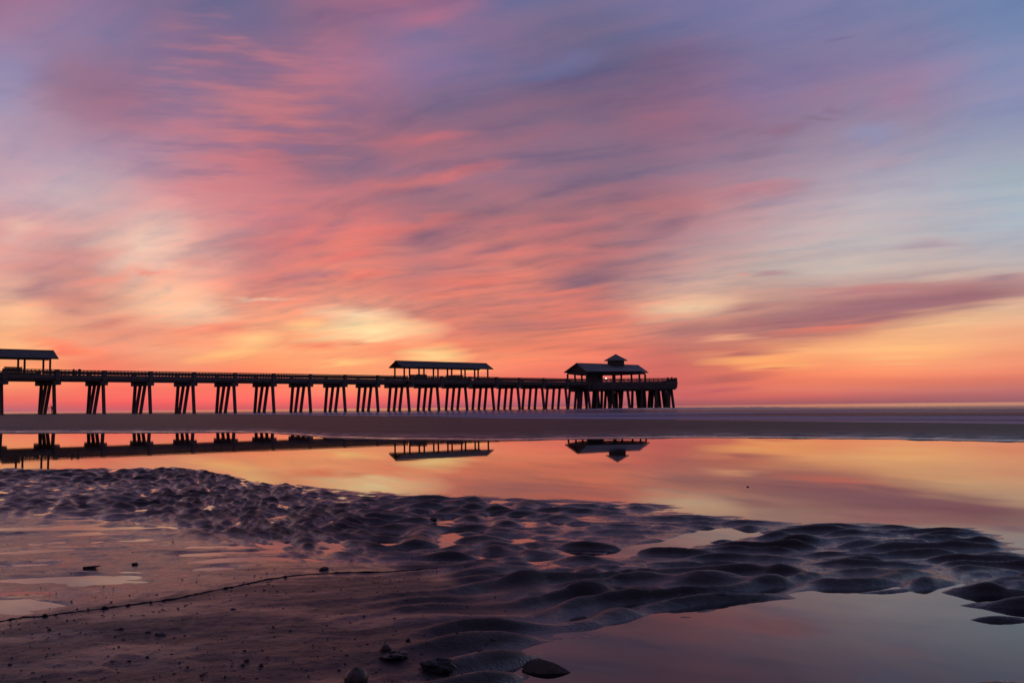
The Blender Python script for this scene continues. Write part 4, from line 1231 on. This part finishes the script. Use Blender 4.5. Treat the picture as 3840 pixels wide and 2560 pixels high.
# moon snail shell half in frame at the bottom
def snail():
    p = at_beach(1336, 2556); r = 44 * p.y / F
    mb = MB(); seg = 16
    blob_mesh(mb, (0, 0, 0), r, r * 0.95, r * 0.85, 5, 0.03, 18, 12)
    for k in range(34):
        a = k * 0.42; q = r * 0.55 * (1 - k / 36)
        blob_mesh(mb, (q * math.cos(a) * 0.8, q * math.sin(a) * 0.8, r * (0.55 + 0.012 * k)), r * 0.30 * (1 - k / 40), r * 0.30 * (1 - k / 40), r * 0.22 * (1 - k / 44), k, 0.05, 7, 4)
    o = mb.build('snail_shell', M_SHELL, None, None, smooth=True)
    o.location = (p.x, p.y, p.z + r * 0.3)
    tag(o, 'round grey snail shell cut by the bottom edge left of the black rock', 'shell')
snail()
def scallop():
    # a ribbed fan lying tilted at the water's edge, hinge away to the right
    h = at_beach(2160, 2560); p = at_beach(2050, 2535)
    L = 195 * p.y / F
    n, k = 19, 10
    vs = []
    for i in range(n):
        t = -0.42 + 0.84 * i / (n - 1)
        rib = 1.0 if i % 2 else -1.0
        for j in range(k):
            q = j / (k - 1)
            rr = L * q * (1 + (0.05 * rib) * q - 0.10 * (2 * i / (n - 1) - 1) ** 2)
            vs.append((rr * math.cos(t), rr * math.sin(t), 0.15 * L * math.sin(math.pi * min(q * 0.92, 1)) * (1 - 0.75 * (2 * i / (n - 1) - 1) ** 2) + 0.022 * L * rib * q))
    m = n * k
    vs2 = [(x, y, z * 0.82 - 0.02 * L) for x, y, z in vs]
    fs = [(i * k + j, i * k + j + 1, (i + 1) * k + j + 1, (i + 1) * k + j) for i in range(n - 1) for j in range(k - 1)]
    fs += [tuple(m + v for v in f)[::-1] for f in fs]
    ring = [i * k + k - 1 for i in range(n)]
    fs += [(ring[i], ring[i + 1], m + ring[i + 1], m + ring[i]) for i in range(n - 1)]
    fs += [(j, j + 1, m + j + 1, m + j) for j in range(k - 1)] + [((n - 1) * k + j, (n - 1) * k + j + 1, m + (n - 1) * k + j + 1, m + (n - 1) * k + j) for j in range(k - 1)]
    mb = MB(); mb.poly(vs + vs2, fs)
    o = mb.build('scallop_shell', M_SHELL, None, None, smooth=False)
    o.location = (h.x, h.y, max(p.z, 0.0) - 0.006); o.rotation_euler = (R(-12), R(-4), R(158))
    tag(o, 'ribbed fan-shaped shell at the pool edge on the bottom rim of the picture', 'shell')
scallop()
# driftwood chips
def chip(px, py, wpx, lab, ang):
    p = at_beach(px, py); L = wpx * p.y / F
    mb = MB()
    mb.bar((-L / 2, 0, 0), (L * 0.1, 0.004, L * 0.03), L * 0.22, L * 0.12, w1=L * 0.26)
    mb.bar((L * 0.1, 0.004, L * 0.03), (L / 2, -0.002, L * 0.10), L * 0.25, L * 0.13, w1=L * 0.06)
    o = mb.build('driftwood', M_STONE); o.location = (p.x, p.y, p.z + L * 0.04); o.rotation_euler = (0, 0, R(ang))
    tag(o, lab, 'driftwood')
chip(345, 2130, 64, 'thin dark wood chip on the wet sand left of the knobbly rock', 4)
chip(731, 1942, 62, 'dark wood chip lying on the far wet sand at left', 8)
chip(765, 2528, 40, 'short cone-shaped chip near the bottom left of the three black pebbles', 70)
# crumbs of shell and grit that nobody could count
def debris():
    rnd = random.Random(3)
    mb = MB()
    spots = []
    for i in range(1500):
        if i < 900:
            spots.append((rnd.uniform(-250, 1900), 2200 + 360 * rnd.random() ** 0.8 * 1.15))
        elif i < 1250:
            spots.append((rnd.uniform(-250, 2400), rnd.uniform(1980, 2250)))
        else:
            px = rope_px[rnd.randrange(len(rope_px))][0] + rnd.uniform(-90, 90)
            spots.append((px, float(np.interp(px, [q[0] for q in rope_px], [q[1] for q in rope_px])) + rnd.uniform(4, 60)))
    G = np.array([ground(px, py, 0.02) for px, py in spots])
    Zs = beach_z(G[:, 0], G[:, 1])
    for i, (p, z) in enumerate(zip(G, Zs)):
        if z < 0.004: continue
        r = 0.0008 + 0.0026 * rnd.random() ** 3
        blob_mesh(mb, (float(p[0]), float(p[1]), float(z) + r * 0.2), r * rnd.uniform(0.8, 1.7), r, r * rnd.uniform(0.4, 0.8), i, 0.2, 5, 3)
    o = mb.build('shell_crumbs', M_STONE)
    tag(o, 'tiny dark crumbs of shell and grit scattered over the near sand', 'debris', kind='stuff')
debris()
